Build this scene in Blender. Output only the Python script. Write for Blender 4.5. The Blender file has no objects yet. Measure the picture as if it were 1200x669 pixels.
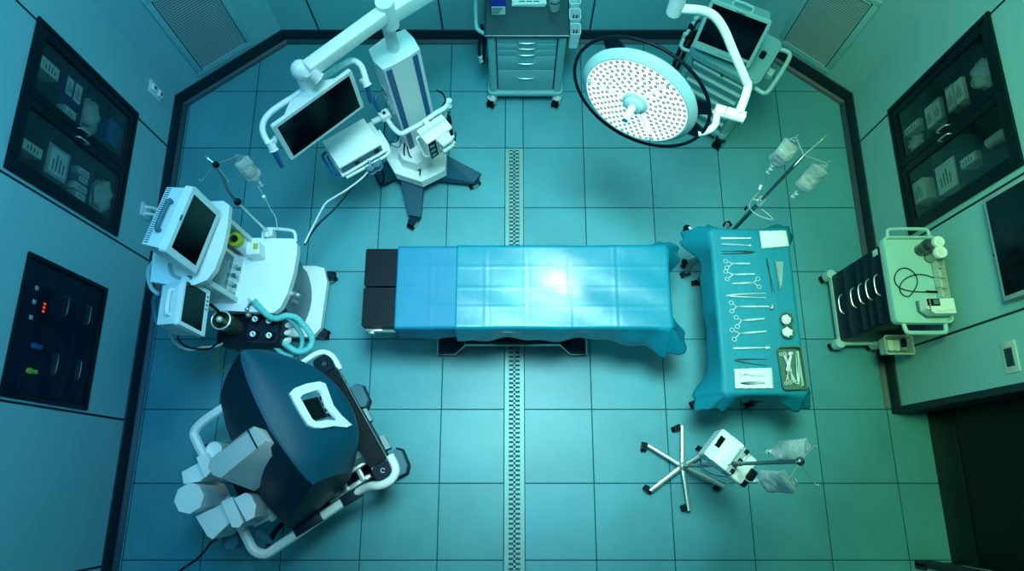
import bpy, bmesh, math, random
from mathutils import Vector, Matrix
from mathutils.bvhtree import BVHTree
C = bpy.context.scene
COL = C.collection
PI = math.pi
R = math.radians
random.seed(7)

# ------------------------------------------------------------------ camera, lights, exposure
CAM_F, CAM_T, CAM_H, CAM_CX = 794.55, R(16.11), 4.9, 601.6
cam = bpy.data.objects.new('camera', bpy.data.cameras.new('camera'))
COL.objects.link(cam)
cam.location = (0, 0, CAM_H)
cam.rotation_euler = (CAM_T, 0, 0)
cam.data.sensor_width = 36
cam.data.lens = 36 * CAM_F / 1200
cam.data.shift_x = -(CAM_CX - 600) / 1200
cam.data.clip_start = .05
C.camera = cam
C.view_settings.view_transform = 'Standard'
C.view_settings.look = 'None'
C.view_settings.gamma = 1
C.view_settings.use_curve_mapping = False
C.view_settings.exposure = 0.0

w = bpy.data.worlds.new('world')
C.world = w
w.use_nodes = True
w.node_tree.nodes['Background'].inputs[0].default_value = (.02, .26, .40, 1)
w.node_tree.nodes['Background'].inputs[1].default_value = .15


def light(name, kind, loc, target, power, color, size=1, size_y=None, spot=None, blend=.5):
    l = bpy.data.lights.new(name, kind)
    l.energy = power
    l.color = color
    if kind == 'AREA':
        l.size = size
        if size_y:
            l.shape = 'RECTANGLE'
            l.size_y = size_y
    if kind == 'SPOT':
        l.spot_size = R(spot)
        l.spot_blend = blend
        l.shadow_soft_size = size
    o = bpy.data.objects.new(name, l)
    COL.objects.link(o)
    o.location = loc
    d = Vector(target) - Vector(loc)
    o.rotation_euler = d.to_track_quat('-Z', 'Y').to_euler()
    return o


light('ceiling_key_light', 'SPOT', (.2, 1.05, 5.3), (.15, 1.1, 0), 1350, (.50, .98, .97), .55, None, 52, 1)
light('drape_highlight_fill', 'AREA', (.42, 2.37, 5.3), (.40, 2.2, 0), 44, (.70, 1, .74), 1.05, .85)  # added light, placed so its reflection makes the bright patch on the drape
light('ceiling_reflected_light', 'SPOT', (-1.05, .27, 5.3), (-.9, .5, 0), 60, (.5, .93, 1), .26, None, 54, 1)
light('left_blue_fill', 'SPOT', (-.5, 1.1, 5.2), (-3.2, 1.2, 2.0), 450, (.07, .54, 1), .5, None, 84, .9)  # added fill that tints the left wall and floor blue, not a real fitting
light('right_green_fill', 'SPOT', (.5, .9, 5.2), (3.2, .95, 1.9), 560, (.46, 1, .36), .5, None, 82, .9)  # added green fill for the right side of the room, no lamp hangs there
light('rear_wall_fill', 'SPOT', (.1, 1.0, 5.2), (.1, 4.6, 2.3), 760, (.10, .90, 1), .5, None, 76, .9)  # invented source, put in to brighten the rear wall


# ------------------------------------------------------------------ survey of the room: the point at height z seen at a place in the photograph
def ray(px, py):
    dx = (px - CAM_CX) / CAM_F
    dy = (py - 334.5) / CAM_F
    return Vector((dx, math.sin(CAM_T) - dy * math.cos(CAM_T), -math.cos(CAM_T) - dy * math.sin(CAM_T)))


def W(px, py, z=0):
    d = ray(px, py)
    t = (z - CAM_H) / d.z
    return Vector((d.x * t, d.y * t, z))


def WX(px, py, x):
    d = ray(px, py)
    t = x / d.x
    return Vector((x, d.y * t, CAM_H + d.z * t))


def WY(px, py, y):
    d = ray(px, py)
    t = y / d.y
    return Vector((d.x * t, y, CAM_H + d.z * t))


# ------------------------------------------------------------------ materials
def lin(c):
    return tuple(((v / 255) / 12.92 if v / 255 < .04045 else ((v / 255 + .055) / 1.055) ** 2.4) for v in c)


def mat(name, rgb, rough=.45, metal=0, var=.06, scale=6, bump=0, bscale=60, trans=0, emit=None, estr=0, island=0, ior=1.45, coat=0, spec=.5):
    m = bpy.data.materials.new(name)
    m.use_nodes = True
    nt = m.node_tree
    b = nt.nodes['Principled BSDF']
    c = lin(rgb)
    tc = nt.nodes.new('ShaderNodeTexCoord')
    nz = nt.nodes.new('ShaderNodeTexNoise')
    nz.inputs['Scale'].default_value = scale
    nz.inputs['Detail'].default_value = 5
    nt.links.new(tc.outputs['Object'], nz.inputs['Vector'])
    rp = nt.nodes.new('ShaderNodeValToRGB')
    rp.color_ramp.elements[0].position = .3
    rp.color_ramp.elements[1].position = .7
    rp.color_ramp.elements[0].color = (*[v * (1 - var) for v in c], 1)
    rp.color_ramp.elements[1].color = (*[min(1, v * (1 + var)) for v in c], 1)
    nt.links.new(nz.outputs['Fac'], rp.inputs['Fac'])
    out = rp.outputs['Color']
    if island:
        g = nt.nodes.new('ShaderNodeNewGeometry')
        mr = nt.nodes.new('ShaderNodeMapRange')
        mr.inputs['To Min'].default_value = 1 - island
        mr.inputs['To Max'].default_value = 1 + island
        nt.links.new(g.outputs['Random Per Island'], mr.inputs['Value'])
        vm = nt.nodes.new('ShaderNodeVectorMath')
        vm.operation = 'SCALE'
        nt.links.new(out, vm.inputs[0])
        nt.links.new(mr.outputs['Result'], vm.inputs['Scale'])
        out = vm.outputs['Vector']
    nt.links.new(out, b.inputs['Base Color'])
    b.inputs['Roughness'].default_value = rough
    b.inputs['Metallic'].default_value = metal
    b.inputs['Specular IOR Level'].default_value = spec
    b.inputs['IOR'].default_value = ior
    b.inputs['Transmission Weight'].default_value = trans
    b.inputs['Coat Weight'].default_value = coat
    if emit:
        b.inputs['Emission Color'].default_value = (*lin(emit), 1)
        b.inputs['Emission Strength'].default_value = estr
    if bump:
        n2 = nt.nodes.new('ShaderNodeTexNoise')
        n2.inputs['Scale'].default_value = bscale
        n2.inputs['Detail'].default_value = 4
        nt.links.new(tc.outputs['Object'], n2.inputs['Vector'])
        bp = nt.nodes.new('ShaderNodeBump')
        bp.inputs['Strength'].default_value = bump
        bp.inputs['Distance'].default_value = .01
        nt.links.new(n2.outputs['Fac'], bp.inputs['Height'])
        nt.links.new(bp.outputs['Normal'], b.inputs['Normal'])
    return m


WHITE = mat('white_enamel', (246, 250, 251), .35, var=.02)
WHITE2 = mat('off_white_plastic', (226, 238, 241), .42, var=.03)
GREYP = mat('pale_grey_plastic', (160, 182, 188), .45, var=.04)
MIDG = mat('mid_grey_plastic', (66, 118, 138), .45, var=.05)
DARKG = mat('dark_grey_plastic', (14, 38, 54), .4, var=.06, spec=.2)
BLACK = mat('black_plastic', (2, 16, 30), .5, var=.1, spec=.2)
RUBBER = mat('black_rubber', (5, 16, 24), .7, var=.1, spec=.2)
SCREEN = mat('black_screen_glass', (1, 7, 14), .12, var=.05)
CHROME = mat('chrome', (215, 226, 226), .3, .85, var=.02)
STEEL = mat('brushed_steel', (232, 240, 238), .32, .5, var=.05, scale=14)
DSTEEL = mat('dark_steel', (90, 110, 116), .4, 1, var=.06)
TILE = mat('floor_tile', (84, 160, 174), .40, var=.10, scale=2.2, bump=.05, bscale=25, island=.05, spec=.4)
GROUT = mat('tile_grout', (26, 84, 98), .8)
WALLM = mat('wall_panel', (140, 198, 206), .5, var=.03, scale=1.2)
JOINT = mat('panel_joint', (20, 44, 54), .7)
BASEB = mat('dark_baseboard', (18, 38, 52), .5, var=.08)
COVE = mat('cove_strip', (24, 62, 76), .45, var=.08)
CEIL = mat('ceiling_paint', (90, 120, 124), .8)
NAVY = mat('navy_enamel', (2, 26, 46), .42, var=.06, spec=.2)
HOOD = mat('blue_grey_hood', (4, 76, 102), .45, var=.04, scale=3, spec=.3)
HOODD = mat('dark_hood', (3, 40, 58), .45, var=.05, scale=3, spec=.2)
CABF = mat('dark_cabinet_frame', (3, 24, 34), .4, var=.06, spec=.25)
DRAINM = mat('drain_steel', (128, 172, 174), .5, .25, var=.05)
CABIN = mat('cabinet_interior', (8, 30, 42), .5, var=.06)
DRAPE = mat('cyan_surgical_drape', (10, 132, 160), .33, var=.04, scale=9, bump=.22, bscale=9, spec=.6)
DRAPEB = mat('blue_surgical_drape', (8, 122, 162), .55, var=.04, scale=9, bump=.10, bscale=16)
DRAPET = mat('teal_table_drape', (4, 132, 156), .6, var=.04, scale=9, bump=.10, bscale=16)
BLUES = mat('blue_plastic', (24, 92, 150), .4)
BLUEB = mat('deep_blue_card', (24, 58, 168), .5)
PURP = mat('violet_card', (50, 44, 130), .5)
YELLOW = mat('yellow_plastic', (188, 196, 50), .45)
TEALH = mat('teal_hose', (110, 206, 208), .4, bump=0)
TRAYM = mat('tray_steel', (120, 146, 138), .3, .9, var=.06)
GAUZE = mat('white_gauze', (238, 246, 240), .85, var=.03, bump=.3, bscale=90)
PAPER = mat('paper_card', (220, 230, 228), .7, var=.03)
PRINT = mat('printed_marks', (40, 70, 84), .7)
CARTT = mat('teal_enamel', (128, 186, 194), .38, var=.03)
CARTG = mat('pale_green_enamel', (172, 216, 216), .4, var=.03)
CARTTOP = mat('dark_glossy_worktop', (48, 74, 82), .18, var=.05)
GLASS = mat('clear_glass', (225, 240, 240), .05, trans=1, var=.01)
BAGM = mat('clear_bag_film', (225, 245, 242), .14, trans=.34, var=.18, scale=28, bump=1, bscale=26)
SMOKE = mat('smoked_glass', (110, 140, 110), .08, trans=.6, var=.02)
LEDM = mat('lit_lamp_lens', (250, 255, 255), .3, emit=(225, 255, 250), estr=1.05)
LEDR = mat('lamp_reflector_cup', (24, 60, 64), .4, spec=.2)
LAMPH = mat('lamp_housing_enamel', (156, 204, 208), .32, var=.02)
DISPL = mat('grey_lcd', (84, 130, 140), .25)
REDD = mat('red_digits', (220, 60, 40), .5, emit=(255, 70, 40), estr=1.5)
GREENC = mat('yellow_green_cable', (150, 180, 60), .5)
DOORM = mat('dark_door', (3, 15, 16), .4, var=.1, spec=.2)
DOORK = mat('door_kickplate', (10, 30, 30), .4, var=.1, spec=.3)


# ------------------------------------------------------------------ building helpers
ROOTM = {}


class G:
    def __init__(s, M=None):
        s.bm = bmesh.new()
        s.M = M or Matrix()
        s.mi = 0
        s.mats = []

    def use(s, m):
        if m not in s.mats:
            s.mats.append(m)
        s.mi = s.mats.index(m)
        return s

    def _add(s, b, bev=0, seg=2, M=None, ang=30):
        if bev > 0:
            es = [e for e in b.edges if len(e.link_faces) == 2 and e.calc_face_angle(0) > R(ang)]
            bmesh.ops.bevel(b, geom=es, offset=bev, segments=seg, affect='EDGES', profile=.5, clamp_overlap=True)
        for f in b.faces:
            f.material_index = s.mi
        bmesh.ops.recalc_face_normals(b, faces=b.faces)
        b.transform(s.M @ M if M else s.M)
        me = bpy.data.meshes.new('t')
        b.to_mesh(me)
        b.free()
        s.bm.from_mesh(me)
        bpy.data.meshes.remove(me)
        return s

    def box(s, c, d, rz=0, bev=0, seg=2, M=None):
        b = bmesh.new()
        bmesh.ops.create_cube(b, size=1)
        b.transform(Matrix.Translation(c) @ Matrix.Rotation(rz, 4, 'Z') @ Matrix.Diagonal((*d, 1)))
        return s._add(b, bev, seg, M)

    def bb(s, x0, x1, y0, y1, z0, z1, bev=0, seg=2):
        return s.box(((x0 + x1) / 2, (y0 + y1) / 2, (z0 + z1) / 2), (abs(x1 - x0), abs(y1 - y0), abs(z1 - z0)), 0, bev, seg)

    def prism(s, pts, z0, z1, bev=0, seg=2, scale_top=1):
        b = bmesh.new()
        cx = sum(p[0] for p in pts) / len(pts)
        cy = sum(p[1] for p in pts) / len(pts)
        lo = [b.verts.new((p[0], p[1], z0)) for p in pts]
        hi = [b.verts.new((cx + (p[0] - cx) * scale_top, cy + (p[1] - cy) * scale_top, z1)) for p in pts]
        b.faces.new(lo[::-1])
        b.faces.new(hi)
        n = len(pts)
        for i in range(n):
            b.faces.new((lo[i], lo[(i + 1) % n], hi[(i + 1) % n], hi[i]))
        return s._add(b, bev, seg)

    def hexa(s, lo, hi, bev=0, seg=2):
        """solid between two matching loops of 3-D points"""
        b = bmesh.new()
        a = [b.verts.new(p) for p in lo]
        c = [b.verts.new(p) for p in hi]
        n = len(a)
        b.faces.new(a[::-1])
        b.faces.new(c)
        for i in range(n):
            b.faces.new((a[i], a[(i + 1) % n], c[(i + 1) % n], c[i]))
        return s._add(b, bev, seg)

    def cyl(s, a, c, r, r2=None, n=20, bev=0):
        a, c = Vector(a), Vector(c)
        d = c - a
        if d.length < 1e-6:
            return s
        b = bmesh.new()
        bmesh.ops.create_cone(b, cap_ends=True, segments=n, radius1=r, radius2=r if r2 is None else r2, depth=d.length)
        b.transform(Matrix.Translation((a + c) / 2) @ d.to_track_quat('Z', 'Y').to_matrix().to_4x4())
        return s._add(b, bev, 2, None, 50)

    def ball(s, c, r, sc=(1, 1, 1), n=16):
        b = bmesh.new()
        bmesh.ops.create_uvsphere(b, u_segments=n, v_segments=max(6, n * 2 // 3), radius=r)
        b.transform(Matrix.Translation(c) @ Matrix.Diagonal((*sc, 1)))
        return s._add(b)

    def torus(s, c, R0, r, M=None, n=32, k=8, a0=0, a1=2 * PI):
        M = M or Matrix()
        full = abs(a1 - a0 - 2 * PI) < 1e-4
        m = n if full else n + 1
        pts = [M @ Vector((R0 * math.cos(a0 + (a1 - a0) * i / n), R0 * math.sin(a0 + (a1 - a0) * i / n), 0)) + Vector(c) for i in range(m)]
        return s.tube(pts, r, k, closed=full, smooth=0)

    def tube(s, pts, r, n=8, closed=False, smooth=4, flat=1):
        pts = [Vector(p) for p in pts]
        if smooth and len(pts) > 2:
            o = []
            m = len(pts)
            rng = range(m if closed else m - 1)
            for i in rng:
                p0 = pts[(i - 1) % m] if closed or i > 0 else pts[0]
                p1, p2 = pts[i], pts[(i + 1) % m]
                p3 = pts[(i + 2) % m] if closed or i + 2 < m else pts[-1]
                for k in range(smooth):
                    t = k / smooth
                    o.append(.5 * ((2 * p1) + (p2 - p0) * t + (2 * p0 - 5 * p1 + 4 * p2 - p3) * t * t + (3 * p1 - p0 - 3 * p2 + p3) * t ** 3))
            if not closed:
                o.append(pts[-1])
            pts = o
        b = bmesh.new()
        rings = []
        m = len(pts)
        up = None
        for i, p in enumerate(pts):
            if closed:
                d = pts[(i + 1) % m] - pts[i - 1]
            else:
                d = pts[min(i + 1, m - 1)] - pts[max(i - 1, 0)]
            d.normalize()
            if up is None:
                up = Vector((0, 0, 1)) if abs(d.z) < .9 else Vector((0, 1, 0))
            x = d.cross(up).normalized()
            up = x.cross(d).normalized()
            rr = r[min(i, len(r) - 1)] if isinstance(r, (list, tuple)) else r
            rings.append([b.verts.new(p + (x * math.cos(2 * PI * k / n) + up * math.sin(2 * PI * k / n) * flat) * rr) for k in range(n)])
        for i in range(m if closed else m - 1):
            A, B = rings[i], rings[(i + 1) % m]
            for k in range(n):
                b.faces.new((A[k], A[(k + 1) % n], B[(k + 1) % n], B[k]))
        if not closed:
            b.faces.new(rings[0][::-1])
            b.faces.new(rings[-1])
        return s._add(b)

    def lathe(s, prof, c=(0, 0, 0), n=28, M=None):
        b = bmesh.new()
        rings = []
        for r, z in prof:
            if r < 1e-5:
                rings.append([b.verts.new((0, 0, z))])
            else:
                rings.append([b.verts.new((r * math.cos(2 * PI * k / n), r * math.sin(2 * PI * k / n), z)) for k in range(n)])
        for A, B in zip(rings, rings[1:]):
            for k in range(n):
                q = [A[k % len(A)], A[(k + 1) % len(A)], B[(k + 1) % len(B)], B[k % len(B)]]
                q = list(dict.fromkeys(q))
                if len(q) > 2:
                    b.faces.new(q)
        b.transform(Matrix.Translation(c) @ (M or Matrix()))
        return s._add(b)

    def grid(s, P):
        """surface from rows of 3-D points"""
        b = bmesh.new()
        V = [[b.verts.new(p) for p in row] for row in P]
        for i in range(len(V) - 1):
            for j in range(len(V[0]) - 1):
                b.faces.new((V[i][j], V[i][j + 1], V[i + 1][j + 1], V[i + 1][j]))
        return s._add(b)

    def out(s, name, m=None, parent=None, world=True, angle=38, flat=False):
        me = bpy.data.meshes.new(name)
        root = parent
        while root is not None and root.parent is not None:
            root = root.parent
        if root is not None and world and root.name in ROOTM:
            s.bm.transform(ROOTM[root.name].inverted())
        s.bm.to_mesh(me)
        s.bm.free()
        for x in (s.mats or [m]):
            me.materials.append(x)
        if not flat:
            for p in me.polygons:
                p.use_smooth = True
            me.set_sharp_from_angle(angle=R(angle))
        o = bpy.data.objects.new(name, me)
        COL.objects.link(o)
        o.parent = parent
        return o


def tag(o, label, cat, group=None):
    o['label'] = label
    o['category'] = cat
    if group:
        o['group'] = group
    return o


def thing(name, label, cat, loc=(0, 0, 0), rz=0, group=None):
    o = bpy.data.objects.new(name, None)
    COL.objects.link(o)
    o.empty_display_size = .1
    o.location = loc
    o.rotation_euler = (0, 0, rz)
    ROOTM[o.name] = Matrix.Translation(loc) @ Matrix.Rotation(rz, 4, 'Z')
    return tag(o, label, cat, group)


def struct(o):
    o['kind'] = 'structure'
    return o


def frame(c, yaw, tilt, roll=0):
    """x = right, y = up the face, z = out of the face"""
    xa = Vector((math.cos(yaw), math.sin(yaw), roll)).normalized()
    f = Vector((math.sin(yaw), -math.cos(yaw), 0))
    ya = -f * math.cos(tilt) + Vector((0, 0, 1)) * math.sin(tilt)
    ya = (ya - xa * xa.dot(ya)).normalized()
    z = xa.cross(ya)
    M = Matrix((xa, ya, z)).transposed().to_4x4()
    return Matrix.Translation(c) @ M


def local(c, yaw):
    return Matrix.Translation(c) @ Matrix.Rotation(yaw, 4, 'Z')


def rrect(x0, x1, y0, y1, r, n=5):
    p = []
    for cx, cy, a in ((x1 - r, y1 - r, 0), (x0 + r, y1 - r, 90), (x0 + r, y0 + r, 180), (x1 - r, y0 + r, 270)):
        for k in range(n + 1):
            t = R(a + 90 * k / n)
            p.append((cx + r * math.cos(t), cy + r * math.sin(t)))
    return p


def caster(parent, x, y, rad=.045, yaw=0, fork=None, wheelm=None, top=None):
    top = top or rad * 2.6
    g = G(local((x, y, 0), yaw))
    g.cyl((0, 0, rad * 1.9), (0, 0, top), rad * .35, n=12)
    g.prism(rrect(-rad * .9, rad * .6, -rad * .62, rad * .62, rad * .4), rad * 1.55, rad * 2.0, .004)
    for s_ in (-1, 1):
        g.box((-rad * .15, s_ * rad * .55, rad * 1.3), (rad * 1.0, rad * .10, rad * 1.3), bev=.003)
    c = g.out('caster', fork or DARKG, parent)
    g = G(local((x, y, 0), yaw))
    g.cyl((-rad * .3, -rad * .4, rad), (-rad * .3, rad * .4, rad), rad, n=22, bev=rad * .15)
    g.out('wheel', wheelm or RUBBER, c)
    g = G(local((x, y, 0), yaw))
    g.cyl((-rad * .3, -rad * .62, rad), (-rad * .3, rad * .62, rad), rad * .5, n=16, bev=.002)
    g.out('hub_cap', GREYP, c)
    return c

# ------------------------------------------------------------------ the room
XL, XR, YB = -2.70, 2.71, 3.57
CHL = (Vector((XL, 2.96, 0)), Vector((-1.91, YB, 0)))
CHR = (Vector((1.97, YB, 0)), Vector((XR, 2.98, 0)))
ZT = 5.5
cols = [-3.17, -2.635, -2.105, -1.57, -1.037, -.515, -.065, .078, .56, 1.09, 1.63, 2.15, 2.67, 3.2]
rows = [-2.6, -2.06, -1.54, -1.03, -.51, -.013, .494, 1.005, 1.525, 2.045, 2.56, 3.072, 3.6]
g = G()
g.use(GROUT).bb(-3.2, 3.25, -2.6, 3.7, -.12, -.004)
g.use(TILE)
for i in range(len(cols) - 1):
    for j in range(len(rows) - 1):
        if i == 6 and j < 10:
            continue
        g.bb(cols[i] + .0035, cols[i + 1] - .0035, rows[j] + .0035, rows[j + 1] - .0035, -.02, 0, .0015, 1)
struct(g.out('floor'))
g = G().bb(-3.2, 3.25, -2.6, 3.7, ZT, ZT + .1)
struct(g.out('ceiling', CEIL))


def wall(name, a, b, holes=(), joints=(), z1=ZT, thick=.1):
    """upright slab from a to b with its room side on the line a-b; holes and joints are measured along it"""
    d = (b - a)
    L = d.length
    M = Matrix.Translation(a) @ Matrix.Rotation(math.atan2(d.y, d.x), 4, 'Z')
    g = G(M).use(WALLM)
    us = sorted({0, L, *[h[0] for h in holes], *[h[1] for h in holes]})
    for u0, u1 in zip(us, us[1:]):
        zs = [0]
        for h in holes:
            if h[0] <= u0 + 1e-6 and h[1] >= u1 - 1e-6:
                zs += [h[2], h[3]]
        zs.append(z1)
        for k in range(0, len(zs), 2):
            g.bb(u0, u1, 0, thick, zs[k], zs[k + 1])
    g.use(JOINT)
    for u in joints:
        g.bb(u - .007, u + .007, -.0015, .002, .1, z1)
    return struct(g.out(name)), M


# going round the room so that the slab's thickness lies outside
wall('wall_left', Vector((XL, -2.6, 0)), CHL[0], holes=[(4.225, 5.105, .60, 1.60), (3.06, 3.80, .60, 1.30)], joints=[5.11, 4.17, 3.01, 2.065])
_, ML = wall('wall_rear_left', CHL[0], CHL[1])
wall('wall_rear', CHL[1], CHR[0], joints=[v + 1.91 for v in (-1.6, -.58, .63, 1.65)])
_, MR = wall('wall_rear_right', CHR[0], CHR[1])
wall('wall_right', CHR[1], Vector((XR, .50, 0)), holes=[(2.98 - 2.545, 2.98 - 1.635, .58, 1.60)], joints=[2.98 - 2.55, 2.98 - 1.57, 2.98 - .88])
g = G().use(WALLM)
g.bb(XR + .1, 2.98, .50, .60, 0, ZT)
g.bb(XR, 2.98, -2.6, -.53, 0, ZT)
struct(g.out('wall_recess'))
# the dark door in the recess
g = G().use(DOORM).bb(2.955, 3.0, -.53, .50, .28, 2.6)
g.use(DOORK).bb(2.948, 3.0, -.53, .50, 0, .28, .003)
struct(g.out('door_1'))
g = G()
g.bb(XR - .012, XR + .11, .462, .505, 0, 2.7, .004)
g.bb(XR - .012, XR + .11, -.545, -.51, 0, 2.7, .004)
g.bb(XR + .1, 2.95, .47, .5, 0, 2.7)
struct(g.out('trim_1', JOINT))


def baseboard(name, a, b, e0=0, e1=0):
    d = b - a
    L = d.length
    M = Matrix.Translation(a) @ Matrix.Rotation(math.atan2(d.y, d.x), 4, 'Z')
    g = G(M)
    prof = [(0, .125), (-.010, .122), (-.010, .035), (-.016, .018), (-.030, .008), (-.048, .0025), (-.055, 0), (0, 0)]
    for m, k0, k1 in ((BASEB, 0, 3), (COVE, 3, 6)):
        g.use(m)
        P = [[Vector((-e0 * p[0], p[0], p[1])), Vector((L + e1 * p[0], p[0], p[1]))] for p in prof[k0:k1 + 1]]
        g.grid(P)
    struct(g.out(name))


t1 = math.tan(R(26))
baseboard('baseboard_left', Vector((XL, -2.6, 0)), CHL[0], 0, t1)
baseboard('baseboard_rear_left', CHL[0], CHL[1], t1, .34)
baseboard('baseboard_rear', CHL[1], CHR[0], .34, .34)
baseboard('baseboard_rear_right', CHR[0], CHR[1], .34, t1)
baseboard('baseboard_right', CHR[1], Vector((XR, .50, 0)), t1, 0)
g = G().bb(XR - .012, 2.96, -.56, -.53 + .005, 0, .12)
struct(g.out('baseboard_recess', BASEB))

# ------------------------------------------------------------------ floor drain
t = thing('floor_drain', 'long slotted steel floor drain running down the middle of the tiled floor', 'drain', (.007, 0, 0))
g = G()
g.bb(-.062, -.046, -2.6, 2.553, -.02, .001)
g.bb(.060, .076, -2.6, 2.553, -.02, .001)
g.bb(-.046, .060, 2.54, 2.553, -.02, .001)
g.out('rim', DRAINM, t)
g = G().bb(-.046, .060, -2.6, 2.54, -.03, -.018)
g.out('channel', BLACK, t)
g = G()
for x0, x1 in ((-.046, -.032), (.000, .014), (.046, .060)):
    g.bb(x0, x1, -2.6, 2.54, -.012, -.001)
y = -.75
while y < 2.54:
    g.bb(-.034, .048, y, y + .016, -.012, -.001)
    y += .032
g.bb(-.034, .048, -2.6, -.75, -.012, -.001)
g.out('grating', DRAINM, t, flat=True)

# ------------------------------------------------------------------ air vents on the slanting corner walls


def vent(M, u0, u1, z0, z1, label):
    t = thing('air_vent', label, 'vent', M @ Vector(((u0 + u1) / 2, 0, z0)), group='louvred wall vents')
    g = G(M)
    f = .045
    for a, b, c, d in ((u0, u1, z0, z0 + f), (u0, u1, z1 - f, z1), (u0, u0 + f, z0 + f, z1 - f), (u1 - f, u1, z0 + f, z1 - f)):
        g.bb(a, b, -.014, .0, c, d, .003)
    f = .052
    for a, b, c, d in ((u0 + f, u1 - f, z0 + f, z0 + f + .006), (u0 + f, u1 - f, z1 - f - .006, z1 - f), (u0 + f, u0 + f + .006, z0 + f, z1 - f), (u1 - f - .006, u1 - f, z0 + f, z1 - f)):
        g.bb(a, b, -.018, -.004, c, d)
    g.out('frame', WALLM, t)
    g = G(M).bb(u0 + .045, u1 - .045, -.003, -.001, z0 + .045, z1 - .045)
    g.out('backing', JOINT, t)
    g = G(M)
    n = 38
    for k in range(n):
        z = z0 + .06 + (z1 - z0 - .12) * k / (n - 1)
        g.box(((u0 + u1) / 2, -.009, z), (u1 - u0 - .115, .003, .013), M=Matrix())
    g.out('louvre', GREYP, t, flat=True)


lw = (CHL[1] - CHL[0]).length
vent(ML, .245, .745, .165, 1.05, 'square louvred air vent on the left slanting corner wall above the baseboard')
rw = (CHR[1] - CHR[0]).length
vent(MR, .215, .70, .165, 1.00, 'square louvred air vent on the right slanting corner wall behind the monitor cart')

# ------------------------------------------------------------------ glass-fronted wall cabinets
# (sgn = +1: cabinet on the left wall, facing +x; -1: on the right wall)


def wall_cabinet(x, sgn, y0, y1, z0, z1, label):
    t = thing('wall_cabinet', label, 'cabinet', (x, (y0 + y1) / 2, z0), group='glass-fronted wall cabinets')
    D = .17
    xb = x - sgn * D
    g = G()
    g.bb(xb, xb - sgn * .01, y0, y1, z0, z1)
    g.bb(xb, x, y0, y0 + .012, z0, z1)
    g.bb(xb, x, y1 - .012, y1, z0, z1)
    g.bb(xb, x, y0, y1, z0, z0 + .012)
    g.bb(xb, x, y0, y1, z1 - .012, z1)
    ym = (y0 + y1) / 2
    g.bb(xb, x - sgn * .02, ym - .008, ym + .008, z0, z1)
    g.out('carcass', CABIN, t)
    zs = [z0 + .06 + (z1 - z0 - .12) * k / 4 for k in range(5)]
    for k in range(1, 4):
        for a, b in ((y0 + .012, ym - .008), (ym + .008, y1 - .012)):
            G().bb(xb, x - sgn * .022, a, b, zs[k] - .004, zs[k] + .004).out('shelf', DARKG, t)
    g = G()
    f = .03
    for a, b, c, d in ((y0 - f, y1 + f, z0 - f, z0), (y0 - f, y1 + f, z1, z1 + f), (y0 - f, y0, z0, z1), (y1, y1 + f, z0, z1)):
        g.bb(x - sgn * .0, x + sgn * .018, a, b, c, d, .003)
    g.out('frame', CABF, t)
    for a, b, hy in ((y0, ym - .002, ym - .03), (ym + .002, y1, ym + .03)):
        g = G()
        s_ = .055
        for p in ((a, b, z0, z0 + s_), (a, b, z1 - s_, z1), (a, a + s_, z0 + s_, z1 - s_), (b - s_, b, z0 + s_, z1 - s_)):
            g.bb(x - sgn * .012, x + sgn * .012, p[0], p[1], p[2], p[3], .003)
        dr = g.out('door', CABF, t)
        g = G().bb(x - sgn * .003, x + sgn * .001, a + s_, b - s_, z0 + s_, z1 - s_)
        g.out('glass_pane', GLASS, dr)
        zc = (z0 + z1) / 2
        g = G().tube([(x + sgn * .012, hy, zc - .05), (x + sgn * .035, hy, zc - .04), (x + sgn * .035, hy, zc + .04), (x + sgn * .012, hy, zc + .05)], .005)
        g.out('handle', CHROME, dr)
    return zs


def put_box(name, x, sgn, y, z, d, m, label, cat='box', face=PAPER, rz=0, grp='packs inside the wall cabinets'):
    t = thing(name, label, cat, (x - sgn * .085, y, z), rz, grp)
    G().bb(-d[0] / 2, d[0] / 2, -d[1] / 2, d[1] / 2, 0, d[2], .002, 1).out('carton', m, t, world=False)
    s = sgn
    g = G().use(face)
    g.bb(s * d[0] / 2, s * (d[0] / 2 + .0015), -d[1] * .4, d[1] * .4, d[2] * .12, d[2] * .88)
    g.use(PRINT)
    for k in range(4):
        g.bb(s * (d[0] / 2 + .0015), s * (d[0] / 2 + .0025), -d[1] * .3, d[1] * (.05 + .2 * ((k * 7) % 3) / 2), d[2] * (.22 + .16 * k), d[2] * (.27 + .16 * k))
    g.out('front_label', None, t, world=False)
    return t


def bottle(x, y, z, r, h, label, m=GREYP, capm=BLUES, cat='bottle', grp='bottles and bags inside the wall cabinets'):
    t = thing('bottle', label, cat, (x, y, z), 0, grp)
    G().lathe([(0, 0), (r, 0), (r, h * .7), (r * .4, h * .82), (r * .4, h * .9), (0, h * .9)]).out('body', m, t, world=False)
    G().lathe([(0, h * .86), (r * .5, h * .86), (r * .5, h), (0, h)]).out('cap', capm, t, world=False)
    return t


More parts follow.
